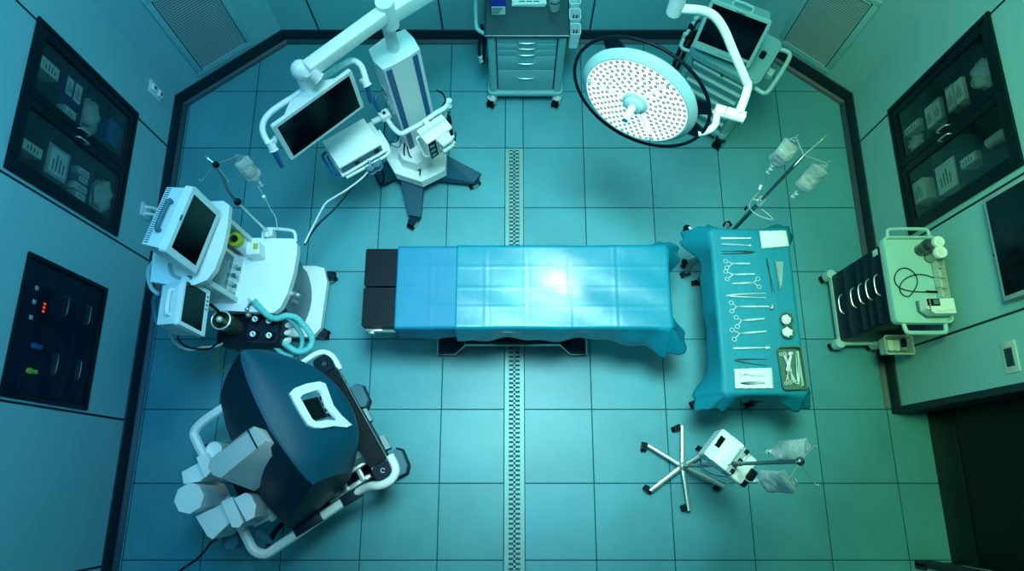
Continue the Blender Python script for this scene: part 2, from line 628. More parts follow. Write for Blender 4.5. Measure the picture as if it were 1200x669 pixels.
def bag(name, x, y, z, sc, label, m=None, grp='bottles and bags inside the wall cabinets', seed=1):
    b = bmesh.new()
    bmesh.ops.create_icosphere(b, subdivisions=4, radius=1)
    rnd = random.Random(seed)
    ph = [rnd.uniform(0, 6) for _ in range(6)]
    for v in b.verts:
        c = v.co
        k = 1 + .09 * math.sin(7 * c.x + ph[0] + 3 * c.z) + .09 * math.sin(8 * c.y + ph[1] + 5 * c.z) + .05 * math.sin(17 * c.z + ph[2] + 9 * c.y)
        v.co = Vector((c.x * k, c.y * k, max(-.85, c.z * k)))
        v.co = Vector((v.co.x * sc[0], v.co.y * sc[1], (v.co.z + .85) * sc[2]))
    g = G(Matrix.Translation((x, y, z)))
    g._add(b)
    o = g.out(name, m or BAGM, None, angle=80)
    return tag(o, label, 'bag', grp)


zs = wall_cabinet(XL, 1, 1.625, 2.505, .60, 1.60, 'dark glass-fronted wall cabinet of supplies on the left wall')
YU, YD = 2.285, 1.84
put_box('carton_box', XL, 1, YU + .06, zs[3] + .004, (.09, .08, .16), PAPER, 'narrow white carton on the top shelf of the left cabinet, rear door')
put_box('carton_box', XL, 1, YU + .05, zs[2] + .004, (.10, .15, .085), PURP, 'violet carton lying lowest in the stack on the second shelf, left cabinet')
put_box('carton_box', XL, 1, YU + .05, zs[2] + .090, (.10, .14, .075), PURP, 'violet carton topmost in the stack on the second shelf, left cabinet')
put_box('carton_box', XL, 1, YU - .10, zs[2] + .004, (.08, .07, .12), GREYP, 'small grey carton beside the violet stack in the left cabinet')
bag('plastic_bag', XL - .08, YU, zs[1] + .004, (.06, .12, .085), 'crumpled clear plastic bag on the third shelf, left cabinet rear door', seed=3)
put_box('carton_box', XL, 1, YU, zs[0] - .04, (.10, .17, .17), BLUES, 'blue carton at the bottom of the left cabinet behind the rear door', face=BLUES)
put_box('carton_box', XL, 1, YD - .02, zs[3] + .004, (.09, .06, .17), PAPER, 'thin white carton on the top shelf of the left cabinet, front door')
put_box('carton_box', XL, 1, YD - .01, zs[2] + .004, (.11, .19, .19), GREYP, 'large white carton on the second shelf behind the front door, left cabinet', face=PAPER)
for k, (dy, m) in enumerate(((-.11, GREYP), (-.055, PAPER), (0, BLUES), (.05, GREYP))):
    put_box('carton_box', XL, 1, YD + dy, zs[1] + .004, (.09, .045, .11 + .015 * (k % 2)), m,
            'small %s carton, %s in the row of four, left cabinet' % (('grey', 'white', 'blue', 'grey')[k], ('first from the camera', 'second from the camera', 'third from the camera', 'last from the camera')[k]))
bag('plastic_bag', XL - .08, YD, zs[0] - .04, (.06, .12, .085), 'crumpled clear plastic bag at the bottom of the left cabinet, front door', seed=9)

zs = wall_cabinet(XR, -1, 1.64, 2.54, .585, 1.60, 'dark glass-fronted wall cabinet of supplies on the right wall')
YU, YD = 2.31, 1.865
bag('plastic_bag', XR + .085, YU, zs[3] + .004, (.06, .10, .08), 'crumpled clear plastic bag on the top shelf, right cabinet', seed=4)
for k in range(2):
    put_box('carton_box', XR, -1, YU + .0, zs[2] + .004 + .085 * k, (.10, .17 - .02 * k, .08), (GREYP, PAPER)[k],
            'pale carton, %s of the two stacked on the second shelf of the right cabinet' % ('lower', 'upper')[k])
for k in range(2):
    put_box('carton_box', XR, -1, YU - .0, zs[1] + .004 + .085 * k, (.10, .15, .08), (PAPER, GREYP)[k],
            'pale carton, %s of the two stacked on the third shelf of the right cabinet' % ('lower', 'upper')[k])
put_box('carton_box', XR, -1, YU + .04, zs[0] - .04, (.08, .05, .18), PAPER, 'slim white carton at the bottom of the right cabinet behind the rear door')
bag('plastic_bag', XR + .085, YU - .07, zs[0] - .04, (.05, .06, .07), 'small crumpled clear bag at the bottom of the right cabinet, rear door', seed=6)
bottle(XR + .08, YD + .03, zs[3] + .004, .035, .17, 'grey bottle on the top shelf behind the front door of the right cabinet')
put_box('carton_box', XR, -1, YD, zs[2] + .004, (.09, .06, .15), GREYP, 'narrow grey carton on the second shelf, right cabinet front door')
put_box('carton_box', XR, -1, YD - .01, zs[1] + .004, (.11, .19, .19), PAPER, 'tall white carton on the third shelf, right cabinet front door')
put_box('carton_box', XR, -1, YD + .02, zs[0] - .04, (.10, .15, .13), PAPER, 'printed white carton at the bottom of the right cabinet, front door')

# ------------------------------------------------------------------ recessed control and drawer panel on the left wall
t = thing('wall_control_unit', 'dark recessed control unit with two wide drawers, on the left wall', 'control panel', (XL, .83, .6))
y0, y1, z0, z1 = .46, 1.20, .60, 1.30
g = G()
g.bb(XL - .1, XL - .09, y0, y1, z0, z1)
f = .03
for a, b, c, d in ((y0 - f, y1 + f, z0 - f, z0), (y0 - f, y1 + f, z1, z1 + f), (y0 - f, y0, z0, z1), (y1, y1 + f, z0, z1)):
    g.bb(XL - .09, XL + .014, a, b, c, d, .003)
g.out('frame', CABF, t)
G().bb(XL - .02, XL + .004, y0 + .003, y1 - .003, 1.045, z1 - .003, .002).out('control_fascia', NAVY, t)
for a, b in ((.603, .808), (.814, 1.039)):
    d = G().bb(XL - .02, XL + .006, y0 + .003, y1 - .003, a, b, .003).out('drawer', NAVY, t)
    for yc in (1.01, .66):
        zc = (a + b) / 2 + .02
        g = G()
        g.bb(XL + .006, XL + .009, yc - .065, yc + .065, zc - .022, zc + .022)
        g.tube([(XL + .006, yc - .055, zc), (XL + .022, yc - .05, zc), (XL + .022, yc + .05, zc), (XL + .006, yc + .055, zc)], .005, smooth=2)
        g.out('handle', DSTEEL, d)
G().bb(XL + .004, XL + .007, .87, 1.07, 1.075, 1.175).out('display', BLACK, t)
g = G()
for k in range(3):
    yy = .93 + .022 * k
    for dz in (0, .012):
        g.bb(XL + .0075, XL + .0085, yy, yy + .012, 1.12 + dz, 1.124 + dz)
    g.bb(XL + .0075, XL + .0085, yy, yy + .002, 1.12, 1.132)
g.out('digits', REDD, t)
for yy in (1.05, .97, .88):
    G().bb(XL + .004, XL + .008, yy - .012, yy + .012, 1.20, 1.225, .001).out('button', GREYP, t)
for k, (yy, m) in enumerate(((.73, BLUES), (.59, GREENC))):
    g = G()
    g.cyl((XL + .004, yy, 1.15), (XL + .02, yy, 1.15), .017)
    g.cyl((XL + .004, yy, 1.105), (XL + .02, yy, 1.105), .013)
    g.out('socket', m, t)

# ------------------------------------------------------------------ small wall fittings
t = thing('wall_socket', 'white double wall socket near the rear left corner of the room', 'socket', (XL, 2.82, .40))
G().bb(XL, XL + .012, 2.77, 2.87, .32, .49, .003).out('plate', WHITE2, t)
for z in (.36, .45):
    G().bb(XL + .012, XL + .032, 2.795, 2.845, z - .025, z + .025, .004).out('outlet', WHITE, t)
    G().bb(XL + .032, XL + .034, 2.81, 2.83, z - .012, z + .012).out('slot', PRINT, t)
t = thing('wall_hook_bracket', 'small white double hook bracket on the left wall behind the anaesthesia machine', 'bracket', (XL, 1.90, .25))
G().bb(XL, XL + .012, 1.85, 1.95, .22, .34, .003).out('plate', WHITE2, t)
for y in (1.875, 1.925):
    G().tube([(XL + .01, y, .30), (XL + .05, y, .29), (XL + .07, y, .26), (XL + .07, y, .22)], .011).out('hook', WHITE, t)
t = thing('wall_switch_plate', 'steel switch plate on the right wall between the screen and the dark doorway', 'switch', (XR, .65, 1.21))
G().bb(XR - .008, XR, .565, .735, 1.19, 1.30, .003).out('plate', STEEL, t)
G().bb(XR - .012, XR - .008, .60, .70, 1.215, 1.275, .002).out('rocker', DSTEEL, t)

# wall screen on the right
t = thing('wall_monitor', 'large black flat screen with pale bezel mounted on the right wall', 'screen', (XR, 1.21, 1.3))
G().bb(XR - .065, XR - .015, .93, 1.525, 1.36, 1.78, .006).out('casing', GREYP, t)
G().bb(XR - .068, XR - .0645, .955, 1.50, 1.385, 1.755).out('screen', SCREEN, t)
G().bb(XR - .015, XR, 1.1, 1.3, 1.45, 1.65).out('bracket', DSTEEL, t)
G().ball((XR - .05, 1.20, 1.352), .011).out('power_button', BLACK, t)


# ------------------------------------------------------------------ draped cloth
def smooth01(t):
    t = max(0, min(1, t))
    return t * t * (3 - 2 * t)


def drape(name, m, x0, x1, y0, y1, z, hl, hr, hf, hb, label, cat, creases_x=(), creases_y=(), step=.012, flare=.42, ch=.004, wav=.5, seed=0, amp=.010, bulge=None):
    """cloth lying on the rectangle at height z and hanging hl, hr (x ends), hf, hb (y ends) over its edges"""
    rnd = random.Random(seed)
    ph = [rnd.uniform(0, 6.28) for _ in range(8)]

    def axis(a, b, lo, hi):
        n0, n1 = int(lo / step), int(hi / step)
        nm = max(2, int((b - a) / step))
        return [a - lo * (1 - i / n0) for i in range(n0)] * (n0 > 0) + [a + (b - a) * i / nm for i in range(nm + 1)] + [b + hi * (i + 1) / n1 for i in range(n1)] * (n1 > 0)
    xs, ys = axis(x0, x1, hl, hr), axis(y0, y1, hf, hb)
    P = []
    for u in xs:
        row = []
        for v in ys:
            cx, cy = min(max(u, x0), x1), min(max(v, y0), y1)
            dx, dy = u - cx, v - cy
            lx = hl if dx < 0 else hr
            ly = hf if dy < 0 else hb
            ax, ay = abs(dx), abs(dy)
            zz = z
            px, py = cx, cy
            for q in creases_x:
                zz += ch * math.exp(-((u - q) / .006) ** 2) - .4 * ch * math.exp(-((u - q - .012) / .010) ** 2)
            for q in creases_y:
                zz += ch * math.exp(-((v - q) / .006) ** 2)
            zz += .0016 * math.sin(9 * u + ph[0] + 5 * math.sin(6 * v)) + .0012 * math.sin(23 * v + ph[1] + 11 * u)
            if ax or ay:
                r_ = .012
                if ax and ay:
                    dd = max(ax, ay)
                    wob = 1 + .05 * math.sin(9 * (ax - ay) / (dd + .02) + ph[4])
                    px += math.copysign(flare * ax * wob + .10 * ax, dx)
                    py += math.copysign(flare * ay * wob + .10 * ay, dy)
                    zz -= dd * .88
                else:
                    d = ax or ay
                    s_ = v if ax else u
                    o = .012 * smooth01(d / .02) + d * .10 + amp * smooth01(d / .15) * (math.sin(s_ * 13 + ph[2]) + .6 * math.sin(s_ * 29 + ph[3])) * wav
                    lo = (hf if ax else hl) > 0
                    hi = (hb if ax else hr) > 0
                    sl, sh = s_ - (y0 if ax else x0), (y1 if ax else x1) - s_
                    o += flare * d * ((math.exp(-(sl / .09) ** 2) if lo else 0) + (math.exp(-(sh / .09) ** 2) if hi else 0))
                    if bulge and dy < 0:
                        o += bulge[2] * math.exp(-((u - bulge[0]) / bulge[1]) ** 2) * smooth01(d / .2)
                    if ax:
                        px += math.copysign(o, dx)
                    else:
                        py += math.copysign(o, dy)
                    zz -= max(0, d - .004) * .93
            row.append(Vector((px, py, zz)))
        P.append(row)
    g = G()
    g.grid(P)
    o = g.out(name, m, None, angle=60)
    sm = o.modifiers.new('thickness', 'SOLIDIFY')
    sm.thickness = .002
    sm.offset = -1
    return tag(o, label, cat)


# ------------------------------------------------------------------ operating table
t = thing('operating_table', 'operating table with black padded head section and steel base, mostly under blue drapes', 'operating table', (.02, 1.14, 0))
g = G()
g.bb(-.44, .42, .96, 1.32, .02, .10, .02)
g.out('base_cover', DARKG, t)
for sx, xa, xb, xc in ((-1, -.545, -.42, -.35), (1, .525, .41, .34)):
    g = G()
    yo = .875
    g.prism([(xa, yo), (xb, yo), (xc, yo + .065), (xc, 1.40 - .065), (xb, 1.40), (xa, 1.40)][::1 if sx > 0 else -1], .012, .075, .008)
    f = g.out('foot', DARKG, t)
    z = .078
    G().tube([(xa, 1.40, z), (xa, yo, z), (xb, yo, z), (xc, yo + .065, z)], .006, smooth=0).out('foot_rim', CHROME, f)
G().tube([(-.35, .94, .10), (.34, .94, .10)], .006, smooth=0).out('base_rim', CHROME, t)
g = G()
g.prism(rrect(-.14, .16, 1.0, 1.28, .04), .10, .55, .01)
g.prism(rrect(-.11, .13, 1.03, 1.25, .04), .55, .80, .005)
g.out('column', STEEL, t)
g = G().bb(-.86, .92, .93, 1.35, .80, .86, .006)
g.out('table_frame', DSTEEL, t)
for ya in (.885, 1.385):
    g = G().bb(-.90, .90, ya - .007, ya + .007, .815, .845, .002)
    for x in (-.86, -.5, 0, .5):
        g.cyl((x, ya, .83), (x, 1.0 if ya < 1 else 1.3, .83), .009, n=10)
    g.out('side_rail', CHROME, t)
g = G()
g.bb(-.90, -.80, .876, .892, .84, .868, .004)
g.bb(-.885, -.85, .866, .90, .80, .85, .004)
g.out('rail_clamp', CHROME, t)
for a, b in ((.895, 1.138), (1.148, 1.388)):
    g = G()
    g.prism(rrect(-.915, -.60, a, b, .012), .862, .914, .012, 3)
    g.out('head_cushion', BLACK, t)
G().prism(rrect(-.59, .92, .90, 1.385, .03), .862, .915, .012, 3).out('mattress', BLACK, t)

drape('surgical_drape', DRAPEB, -.715, -.30, .892, 1.392, .926, 0, 0, .205, .12,
      'plain blue surgical drape at the head end of the operating table, under the longer drape', 'drape',
      creases_x=(-.50,), creases_y=(1.02, 1.14, 1.27), seed=3, step=.010, amp=.012, ch=.0015)
drape('surgical_drape', DRAPE, -.35, .945, .889, 1.396, .9335, 0, .24, .235, .12,
      'long cyan surgical drape with square fold creases over most of the operating table', 'drape',
      creases_x=(-.165, .075, .345, .62), creases_y=(1.01, 1.13, 1.265), seed=5, step=.010, flare=.45, amp=.022, ch=.0019, bulge=(.80, .16, .03))

# ------------------------------------------------------------------ instrument table
t = thing('instrument_table', 'long instrument table on castors hidden under a teal drape', 'table', (1.485, 1.01, 0))
G().bb(1.255, 1.715, .505, 1.515, .865, .89, .004).out('table_top', STEEL, t)
for x in (1.28, 1.69):
    for y in (.53, 1.49):
        l = G().cyl((x, y, .10), (x, y, .866), .014).out('leg', DSTEEL, t)
        caster(t, x, y, .035, R(200 if x < 1.4 else 20))
drape('table_drape', DRAPET, 1.25, 1.72, .50, 1.52, .893, .23, .10, .14, .10,
      'teal surgical drape with flared corners over the instrument table', 'drape', creases_x=(1.36, 1.61), creases_y=(.75, 1.26), seed=11, flare=.5, step=.012, ch=.0022, amp=.016)

TZ = .8965


def T(px, py, z=TZ):
    return W(px, py, z)


def c2(a, b):
    return (800 + a / 5.576, 255 + b / 5.576)


def c3(a, b):
    return (800 + a / 5.147, 370 + b / 5.147)


def base(P, z=TZ):
    return W(P[0], P[1], z)


def scissors(kind, f, ra, rb, piv, tip, label, cat='instrument', z=TZ, rr=.012, curved=0, grp='ringed instruments on the teal drape'):
    A, B, Pv, Tp = [W(*f(*p), z + .004) for p in (ra, rb, piv, tip)]
    t = thing(kind, label, cat, (Pv.x, Pv.y, z), 0, grp)
    perp = Vector((-(Tp - Pv).y, (Tp - Pv).x, 0)).normalized()
    for k, (Q, sgn) in enumerate(((A, 1), (B, -1))):
        d = (Pv - Q).normalized()
        g = G()
        g.torus(Q, rr, .0026, n=20, k=6)
        st = Q + d * rr
        g.tube([st, st.lerp(Pv, .6), Pv], [.003] * 3 + [.0036] * 6, n=6)
        tipk = Tp + perp * (.0022 if k else -.0022)
        mid = Pv.lerp(Tp, .5) + perp * (.003 if k else -.003) + perp * curved
        g.tube([Pv, mid, tipk], [.0042] * 5 + [.0026] * 5, n=6)
        g.out('blade_half', STEEL, t)
    G().cyl(Pv - Vector((0, 0, .003)), Pv + Vector((0, 0, .005)), .005, n=12).out('pivot_screw', CHROME, t)
    return t


def tweezers(kind, f, joint, t1, t2, label, m=STEEL, wd=.0045, z=TZ, grp='tweezers and forceps on the teal drape'):
    J, A, B = [W(*f(*p), z + .004) for p in (joint, t1, t2)]
    t = thing(kind, label, 'tweezers', (J.x, J.y, z), 0, grp)
    perp = Vector((-(A - J).y, (A - J).x, 0)).normalized()
    for E_, s_ in ((A, 1), (B, -1)):
        mid = J.lerp(E_, .5) + perp * (.0035 * s_)
        G().tube([J, J.lerp(mid, .4) + perp * .002 * s_, mid, E_], [wd * .8, wd, wd, wd * 1.1, wd, wd, wd, wd * .9, wd * .8, wd * .6, wd * .5, wd * .5, wd * .4], n=6, flat=.5).out('arm', m, t)
    G().ball(J, wd * 1.1, (1, 1, .6), 10).out('joint_end', m, t)
    return t


def barinst(kind, f, a, b, r, label, m, headm=None, head=None, hr=.01, z=TZ):
    A, B = W(*f(*a), z + .005), W(*f(*b), z + .005)
    t = thing(kind, label, 'instrument', (A.x, A.y, z), 0, 'straight instruments on the teal drape')
    G().tube([A, A.lerp(B, .3), A.lerp(B, .6), B], [r * .7, r, r, r, r, r, r, r * .9, r * .8, r * .8, r * .7, r * .6, r * .5], n=8, flat=.55).out('handle', m, t)
    if headm:
        H_ = W(*f(*head), z + .005)
        d = (H_ - B).normalized() if (H_ - B).length > 1e-4 else (B - A).normalized()
        G().box(H_, (hr * 2.0, hr * 1.3, .008), math.atan2((B - A).y, (B - A).x), .003).out('head', headm, t)
    return t


barinst('scalpel', c2, (250, 135), (450, 133), .0065, 'thick pale scalpel at the top left of the drape, rear of the instrument row', WHITE2, STEEL, (440, 134), .008)
barinst('scalpel', c2, (255, 172), (440, 181), .0055, 'clear-handled scalpel second from the rear of the instrument row', GREYP, STEEL, (440, 181), .008)
tweezers('dissecting_tweezers', c2, (465, 224), (257, 236), (257, 220), 'dark closed tweezers below the two pale scalpels', DSTEEL)
scissors('surgical_scissors', c2, (281, 285), (289, 328), (330, 300), (440, 300), 'small ringed scissors pointing right, just below the dark tweezers')
scissors('surgical_scissors', c2, (281, 352), (291, 402), (330, 372), (472, 368), 'longer ringed scissors pointing right above the left-pointing clamp')
scissors('surgical_clamp', c2, (492, 400), (500, 452), (462, 426), (325, 430), 'ringed clamp whose rings lie on the right and tip points left')
tweezers('long_forceps', c2, (290, 509), (545, 494), (545, 522), 'large open forceps spreading to the right, mid way along the drape')
scissors('needle_holder', c2, (317, 556), (321, 612), (352, 582), (560, 580), 'long ringed holder pointing right with a small cup at its tip')
H_ = W(*c2(572, 590), TZ)
t = thing('steel_cup', 'tiny steel cup at the tip of the long ringed holder', 'cup', H_)
G().lathe([(0, 0), (.010, 0), (.012, .028), (.0105, .028), (.009, .003), (0, .003)], H_).out('cup', CHROME, t)
G().tube([H_ + Vector((-.005, .006, .02)), H_ + Vector((.022, .008, .018))], .003).out('handle', CHROME, t)
scissors('surgical_scissors', c3, (323, 10), (330, 65), (355, 28), (495, 17), 'ringed scissors pointing right, level with the rear steel bowl', rr=.0125)
scissors('surgical_clamp', c3, (298, 86), (311, 142), (345, 107), (505, 93), 'ringed clamp pointing right, level with the front steel bowl', rr=.0125)
barinst('retractor', c3, (305, 196), (500, 192), .0065, 'steel retractor with a square head on the right, level with the tray rim', STEEL, STEEL, (515, 192), .012)
tweezers('dissecting_tweezers', c3, (316, 266), (510, 262), (508, 300), 'dark slender open tweezers just behind the gauze pack with instruments', DSTEEL, .0035)
tweezers('dissecting_tweezers', c2, (548, 268), (586, 495), (604, 495), 'upright dark tweezers below the rear gauze stack', DSTEEL, .004)

t = thing('spatula', 'pale wide blade tapering toward the camera beside the upright dark tweezers', 'instrument', W(*c2(632, 360), TZ))
pts = [W(*c2(*p), TZ) for p in ((603, 286), (656, 290), (645, 455), (634, 462))]
G().hexa([p for p in pts], [p + Vector((0, 0, .006)) for p in pts], .002).out('blade', CHROME, t)
G().tube([W(*c2(605, 288), TZ + .008), W(*c2(637, 460), TZ + .008)], .0035).out('edge_handle', DSTEEL, t)
G().tube([W(*c2(637, 440), TZ + .006), W(*c2(640, 468), TZ + .006)], .006).out('tip', DSTEEL, t)


def gauze(quad, n, label, f, z=TZ):
    c = sum((W(*f(*q), z) for q in quad), Vector()) / 4
    t = thing('gauze_stack', label, 'gauze', (c.x, c.y, z), 0, 'gauze stacks on the instrument table')
    for k in range(n):
        rnd = random.Random(k * 7 + int(quad[0][0]))
        P = []
        qs = [W(*f(*q), z) for q in quad]
        j = Vector((rnd.uniform(-.004, .004), rnd.uniform(-.004, .004), 0))
        M_ = 14
        for i in range(M_ + 1):
            row = []
            for l in range(M_ + 1):
                u, v = i / M_, l / M_
                p = (qs[0] * (1 - u) + qs[1] * u) * (1 - v) + (qs[3] * (1 - u) + qs[2] * u) * v
                p = p + j + Vector((.0012 * math.sin(30 * v + k), .0012 * math.sin(26 * u + k * 2), 0))
                p.z = z + .003 + .0045 * k + .0009 * math.sin(9 * u + k) * math.sin(11 * v)
                row.append(p)
            P.append(row)
        o = G().grid(P).out('gauze_layer', GAUZE, t, angle=80)
        md = o.modifiers.new('thickness', 'SOLIDIFY')
        md.thickness = .003
        md.offset = -1
    return t


gauze([(500, 97), (672, 92), (692, 190), (515, 205)], 4, 'thick stack of white gauze at the rear right corner of the drape', c2)
gauze([(312, 325), (536, 318), (545, 437), (318, 438)], 3, 'flat white gauze pack with two small instruments on it, front left of the drape', c3)
gz = TZ + .016
scissors('surgical_scissors', c3, (345, 345), (342, 370), (372, 352), (492, 362), 'small scissors lying on the front gauze pack', z=gz, rr=.006)
tweezers('dissecting_tweezers', c3, (352, 406), (498, 401), (498, 409), 'small closed tweezers lying on the front gauze pack', DSTEEL, .0032, z=gz)

for k, (p, lb) in enumerate((((625, 22), 'rear of the two round steel bowls beside the instrument tray'), ((631, 98), 'front of the two round steel bowls, nearest the instrument tray'))):
    c = W(*c3(*p), TZ + .02)
    c.z = TZ
    t = thing('steel_bowl', lb, 'bowl', c, 0, 'steel bowls of swabs')
    G().lathe([(0, 0), (.028, 0), (.036, .014), (.0385, .034), (.041, .0345), (.041, .037), (.037, .037), (.033, .015), (.025, .004), (0, .003)], c).out('bowl', TRAYM, t)
    bag('swab_heap', c.x, c.y, TZ + .007, (.029, .029, .014), 'white swabs heaped in the %s round steel bowl' % ('rear', 'front')[k], GAUZE, 'swabs in the steel bowls', seed=k)

# steel tray with instruments
q = [W(*c3(*p), TZ + .02) for p in ((566, 190), (715, 187), (748, 440), (604, 445))]
ctr = sum(q, Vector()) / 4
ux = ((q[1] - q[0]) + (q[2] - q[3])).normalized()
w_ = ((q[1] - q[0]).length + (q[2] - q[3]).length) / 2
h_ = ((q[3] - q[0]).length + (q[2] - q[1]).length) / 2
yaw = math.atan2((q[0] - q[3]).y, (q[0] - q[3]).x) - PI / 2
t = thing('instrument_tray', 'deep rectangular steel tray full of instruments at the front right of the drape', 'tray', (ctr.x, ctr.y, TZ), yaw)


def loop(inset, z):
    return [Vector((x, y, z)) for x, y in rrect(-w_ / 2 + inset, w_ / 2 - inset, -h_ / 2 + inset, h_ / 2 - inset, .022 - inset * .5)]


g = G()
L_ = [loop(.006, 0), loop(.002, .03), loop(-.004, .032), loop(-.004, .035), loop(.004, .034), loop(.009, .003)]
g.grid([l + [l[0]] for l in L_])
g.prism(rrect(-w_ / 2 + .008, w_ / 2 - .008, -h_ / 2 + .008, h_ / 2 - .008, .018), .0005, .003)
g.out('tray', TRAYM, t, world=False)
TR = TZ + .004
scissors('surgical_scissors', c3, (592, 232), (615, 228), (632, 270), (672, 400), 'ringed scissors crossing left to right inside the steel tray', z=TR, rr=.008, grp='instruments inside the steel tray')
scissors('surgical_clamp', c3, (660, 395), (688, 402), (655, 350), (612, 240), 'ringed clamp with its rings at the near end of the steel tray', z=TR + .004, rr=.008, grp='instruments inside the steel tray')
scissors('surgical_clamp', c3, (622, 408), (645, 405), (632, 360), (655, 235), 'ringed clamp lying lengthwise in the middle of the steel tray', z=TR + .007, rr=.008, grp='instruments inside the steel tray')
tweezers('dissecting_tweezers', c3, (700, 410), (684, 235), (694, 235), 'closed tweezers along the right side inside the steel tray', z=TR + .003, grp='instruments inside the steel tray')
t = thing('steel_holder', 'small square-headed steel holder at the far end of the steel tray', 'instrument', W(*c3(650, 225), TR), 0, 'instruments inside the steel tray')
G().box(W(*c3(652, 228), TR + .012), (.026, .02, .012), .1, .003).out('head', STEEL, t)
G().tube([W(*c3(652, 232), TR + .012), W(*c3(625, 330), TR + .008)], .003).out('handle', STEEL, t)


# ------------------------------------------------------------------ drip stands and drip bags
def drip_bag(top, drop, wd, yaw, label, seed=0, tube_end=None, grp='clear drip bags hanging from hooks'):
    """bag hanging straight down from the point top"""
    t = thing('drip_bag', label, 'drip bag', top, yaw, grp)
    rnd = random.Random(seed)
    ph = [rnd.uniform(0, 6) for _ in range(4)]
    rings = []
    n, m = 28, 22
    for j in range(m + 1):
        s_ = j / m
        z = -.035 - drop * s_
        wx = wd / 2 * (smooth01(s_ / .07) * .65 + .35) * (1 - .6 * smooth01((s_ - .84) / .16))
        dp = wd * .22 * (smooth01(s_ / .25) + .05) * (1 - .6 * smooth01((s_ - .8) / .2)) * (.7 + .5 * s_)
        ring = []
        for k in range(n):
            a = 2 * PI * k / n
            rr = 1 + .07 * math.sin(3 * a + 6 * s_ + ph[0]) + .05 * math.sin(5 * a - 9 * s_ + ph[1])
            ring.append(Vector((wx * math.cos(a) * rr, dp * math.sin(a) * rr + .006 * math.sin(9 * s_ + ph[2]), z)))
        rings.append(ring + [ring[0]])
    g = G()
    g.grid(rings)
    g.hexa(rings[-1][:-1], [p + Vector((0, 0, -.004)) for p in rings[-1][:-1]])
    g.prism([(p.x, p.y) for p in rings[0][:-1]], -.037, -.030)
    g.bm.verts.ensure_lookup_table()
    bmesh.ops.remove_doubles(g.bm, verts=g.bm.verts, dist=.0004)
    g.out('bag_film', BAGM, t, world=False, angle=70)
    g = G()
    g.torus((0, 0, -.015), .014, .0022, Matrix.Rotation(PI / 2, 4, 'X'), 16, 6)
    g.bb(-.02, .02, -.0015, .0015, -.04, -.024, .001)
    g.out('hanger', GREYP, t, world=False)
    zb = -.035 - drop
    g = G()
    g.cyl((0, 0, zb + .005), (0, 0, zb - .03), .006, n=10)
    g.cyl((0, 0, zb - .03), (0, 0, zb - .075), .010, n=12, bev=.002)
    g.out('drip_chamber', BAGM, t, world=False)
    G().bb(-wd * .28, wd * .28, -wd * .25, -wd * .235, -.07 - drop * .55, -.06 - drop * .2, .001).out('label_patch', PAPER, t, world=False) if seed % 2 == 0 else None
    if tube_end:
        top = Vector(top)
        e = Vector(tube_end)
        s0 = top + Vector((0, 0, zb - .075))
        G().tube([s0, s0 + Vector((0, 0, -.12)), s0.lerp(e, .6) + Vector((.02, .02, -.1)), e], .0022, n=6).out('drip_line', WHITE2, t)
    return t


# stand behind the instrument table
t = thing('drip_stand', 'tall drip stand with black castors behind the instrument table, carrying two bags', 'drip stand', (1.52, 1.64, 0))
c0 = Vector((1.50, 1.66, .11))
for px, py in ((805, 267), (802, 307), (809, 326), (852, 263), None) and [(805, 267), (802, 307), (852, 263)]:
    e = W(px, py, .05)
    d = Vector((e.x - c0.x, e.y - c0.y, 0)).normalized()
    G().tube([c0, Vector((e.x, e.y, .085)) - d * .01], .014, smooth=0).out('foot', CHROME, t)
    caster(t, e.x, e.y, .032, R(random.randint(0, 360)), BLACK)
for a in (-62, -118):
    e = c0 + Vector((math.cos(R(a)), math.sin(R(a)), 0)) * .27
    G().tube([c0, Vector((e.x, e.y, .085))], .014, smooth=0).out('foot', DSTEEL if a < -100 else CHROME, t)
    caster(t, e.x, e.y, .032, 0, BLACK)
tp = W(942, 182, 1.88)
G().lathe([(0, .07), (.04, .07), (.045, .12), (.02, .15), (0, .15)], (c0.x, c0.y, 0)).out('hub', BLACK, t)
b0 = Vector((c0.x, c0.y, .12))
G().tube([b0, b0.lerp(tp, .62)], .0135, n=12, smooth=0).out('pole', DSTEEL, t)
G().tube([b0.lerp(tp, .60), tp], .010, n=12, smooth=0).out('inner_pole', DSTEEL, t)
kp = b0.lerp(tp, .62)
G().cyl(kp - Vector((0, 0, .03)), kp + Vector((0, 0, .025)), .02, n=14, bev=.003).out('clamp_collar', CHROME, t)
G().tube([kp, kp + Vector((-.05, .01, 0))], .008).out('clamp_knob', CHROME, t)
hk = []
for px, py in ((933, 162), (968, 191), (964, 163), (931, 200)):
    h = W(px, py, 1.90)
    if (px, py) == (931, 200):
        h = W(930, 195, 1.86)
    hk.append(h)
    G().tube([tp, tp.lerp(h, .5), h, h + (h - tp).normalized() * .006 + Vector((0, 0, .025))], .0035, n=6, smooth=2).out('hook', CHROME, t)
drip_bag(hk[0] - Vector((0, 0, .0)), .27, .088, R(-38), 'drip bag on the left hook of the stand behind the instrument table', 2)
drip_bag(hk[1] - Vector((0, 0, .0)), .29, .086, R(-42), 'drip bag on the right hook of the stand behind the instrument table', 5)
t = thing('infusion_line', 'thin clear infusion tube looped over the pole behind the instrument table', 'tube', W(890, 245, 1.1))
s0 = hk[0] + Vector((0, 0, -.36))
G().tube([s0, W(893, 220, 1.25), W(878, 240, 1.1), W(888, 252, 1.05), W(906, 257, 1.1), W(893, 245, 1.15)], .002, n=6).out('line', WHITE2, t)
G().cyl(W(892, 217, 1.3), W(890, 222, 1.28), .008, n=10).out('roller_clamp', WHITE, t)
G().cyl(W(875, 242, 1.1), W(873, 246, 1.08), .007, n=10).out('connector', BLACK, t)

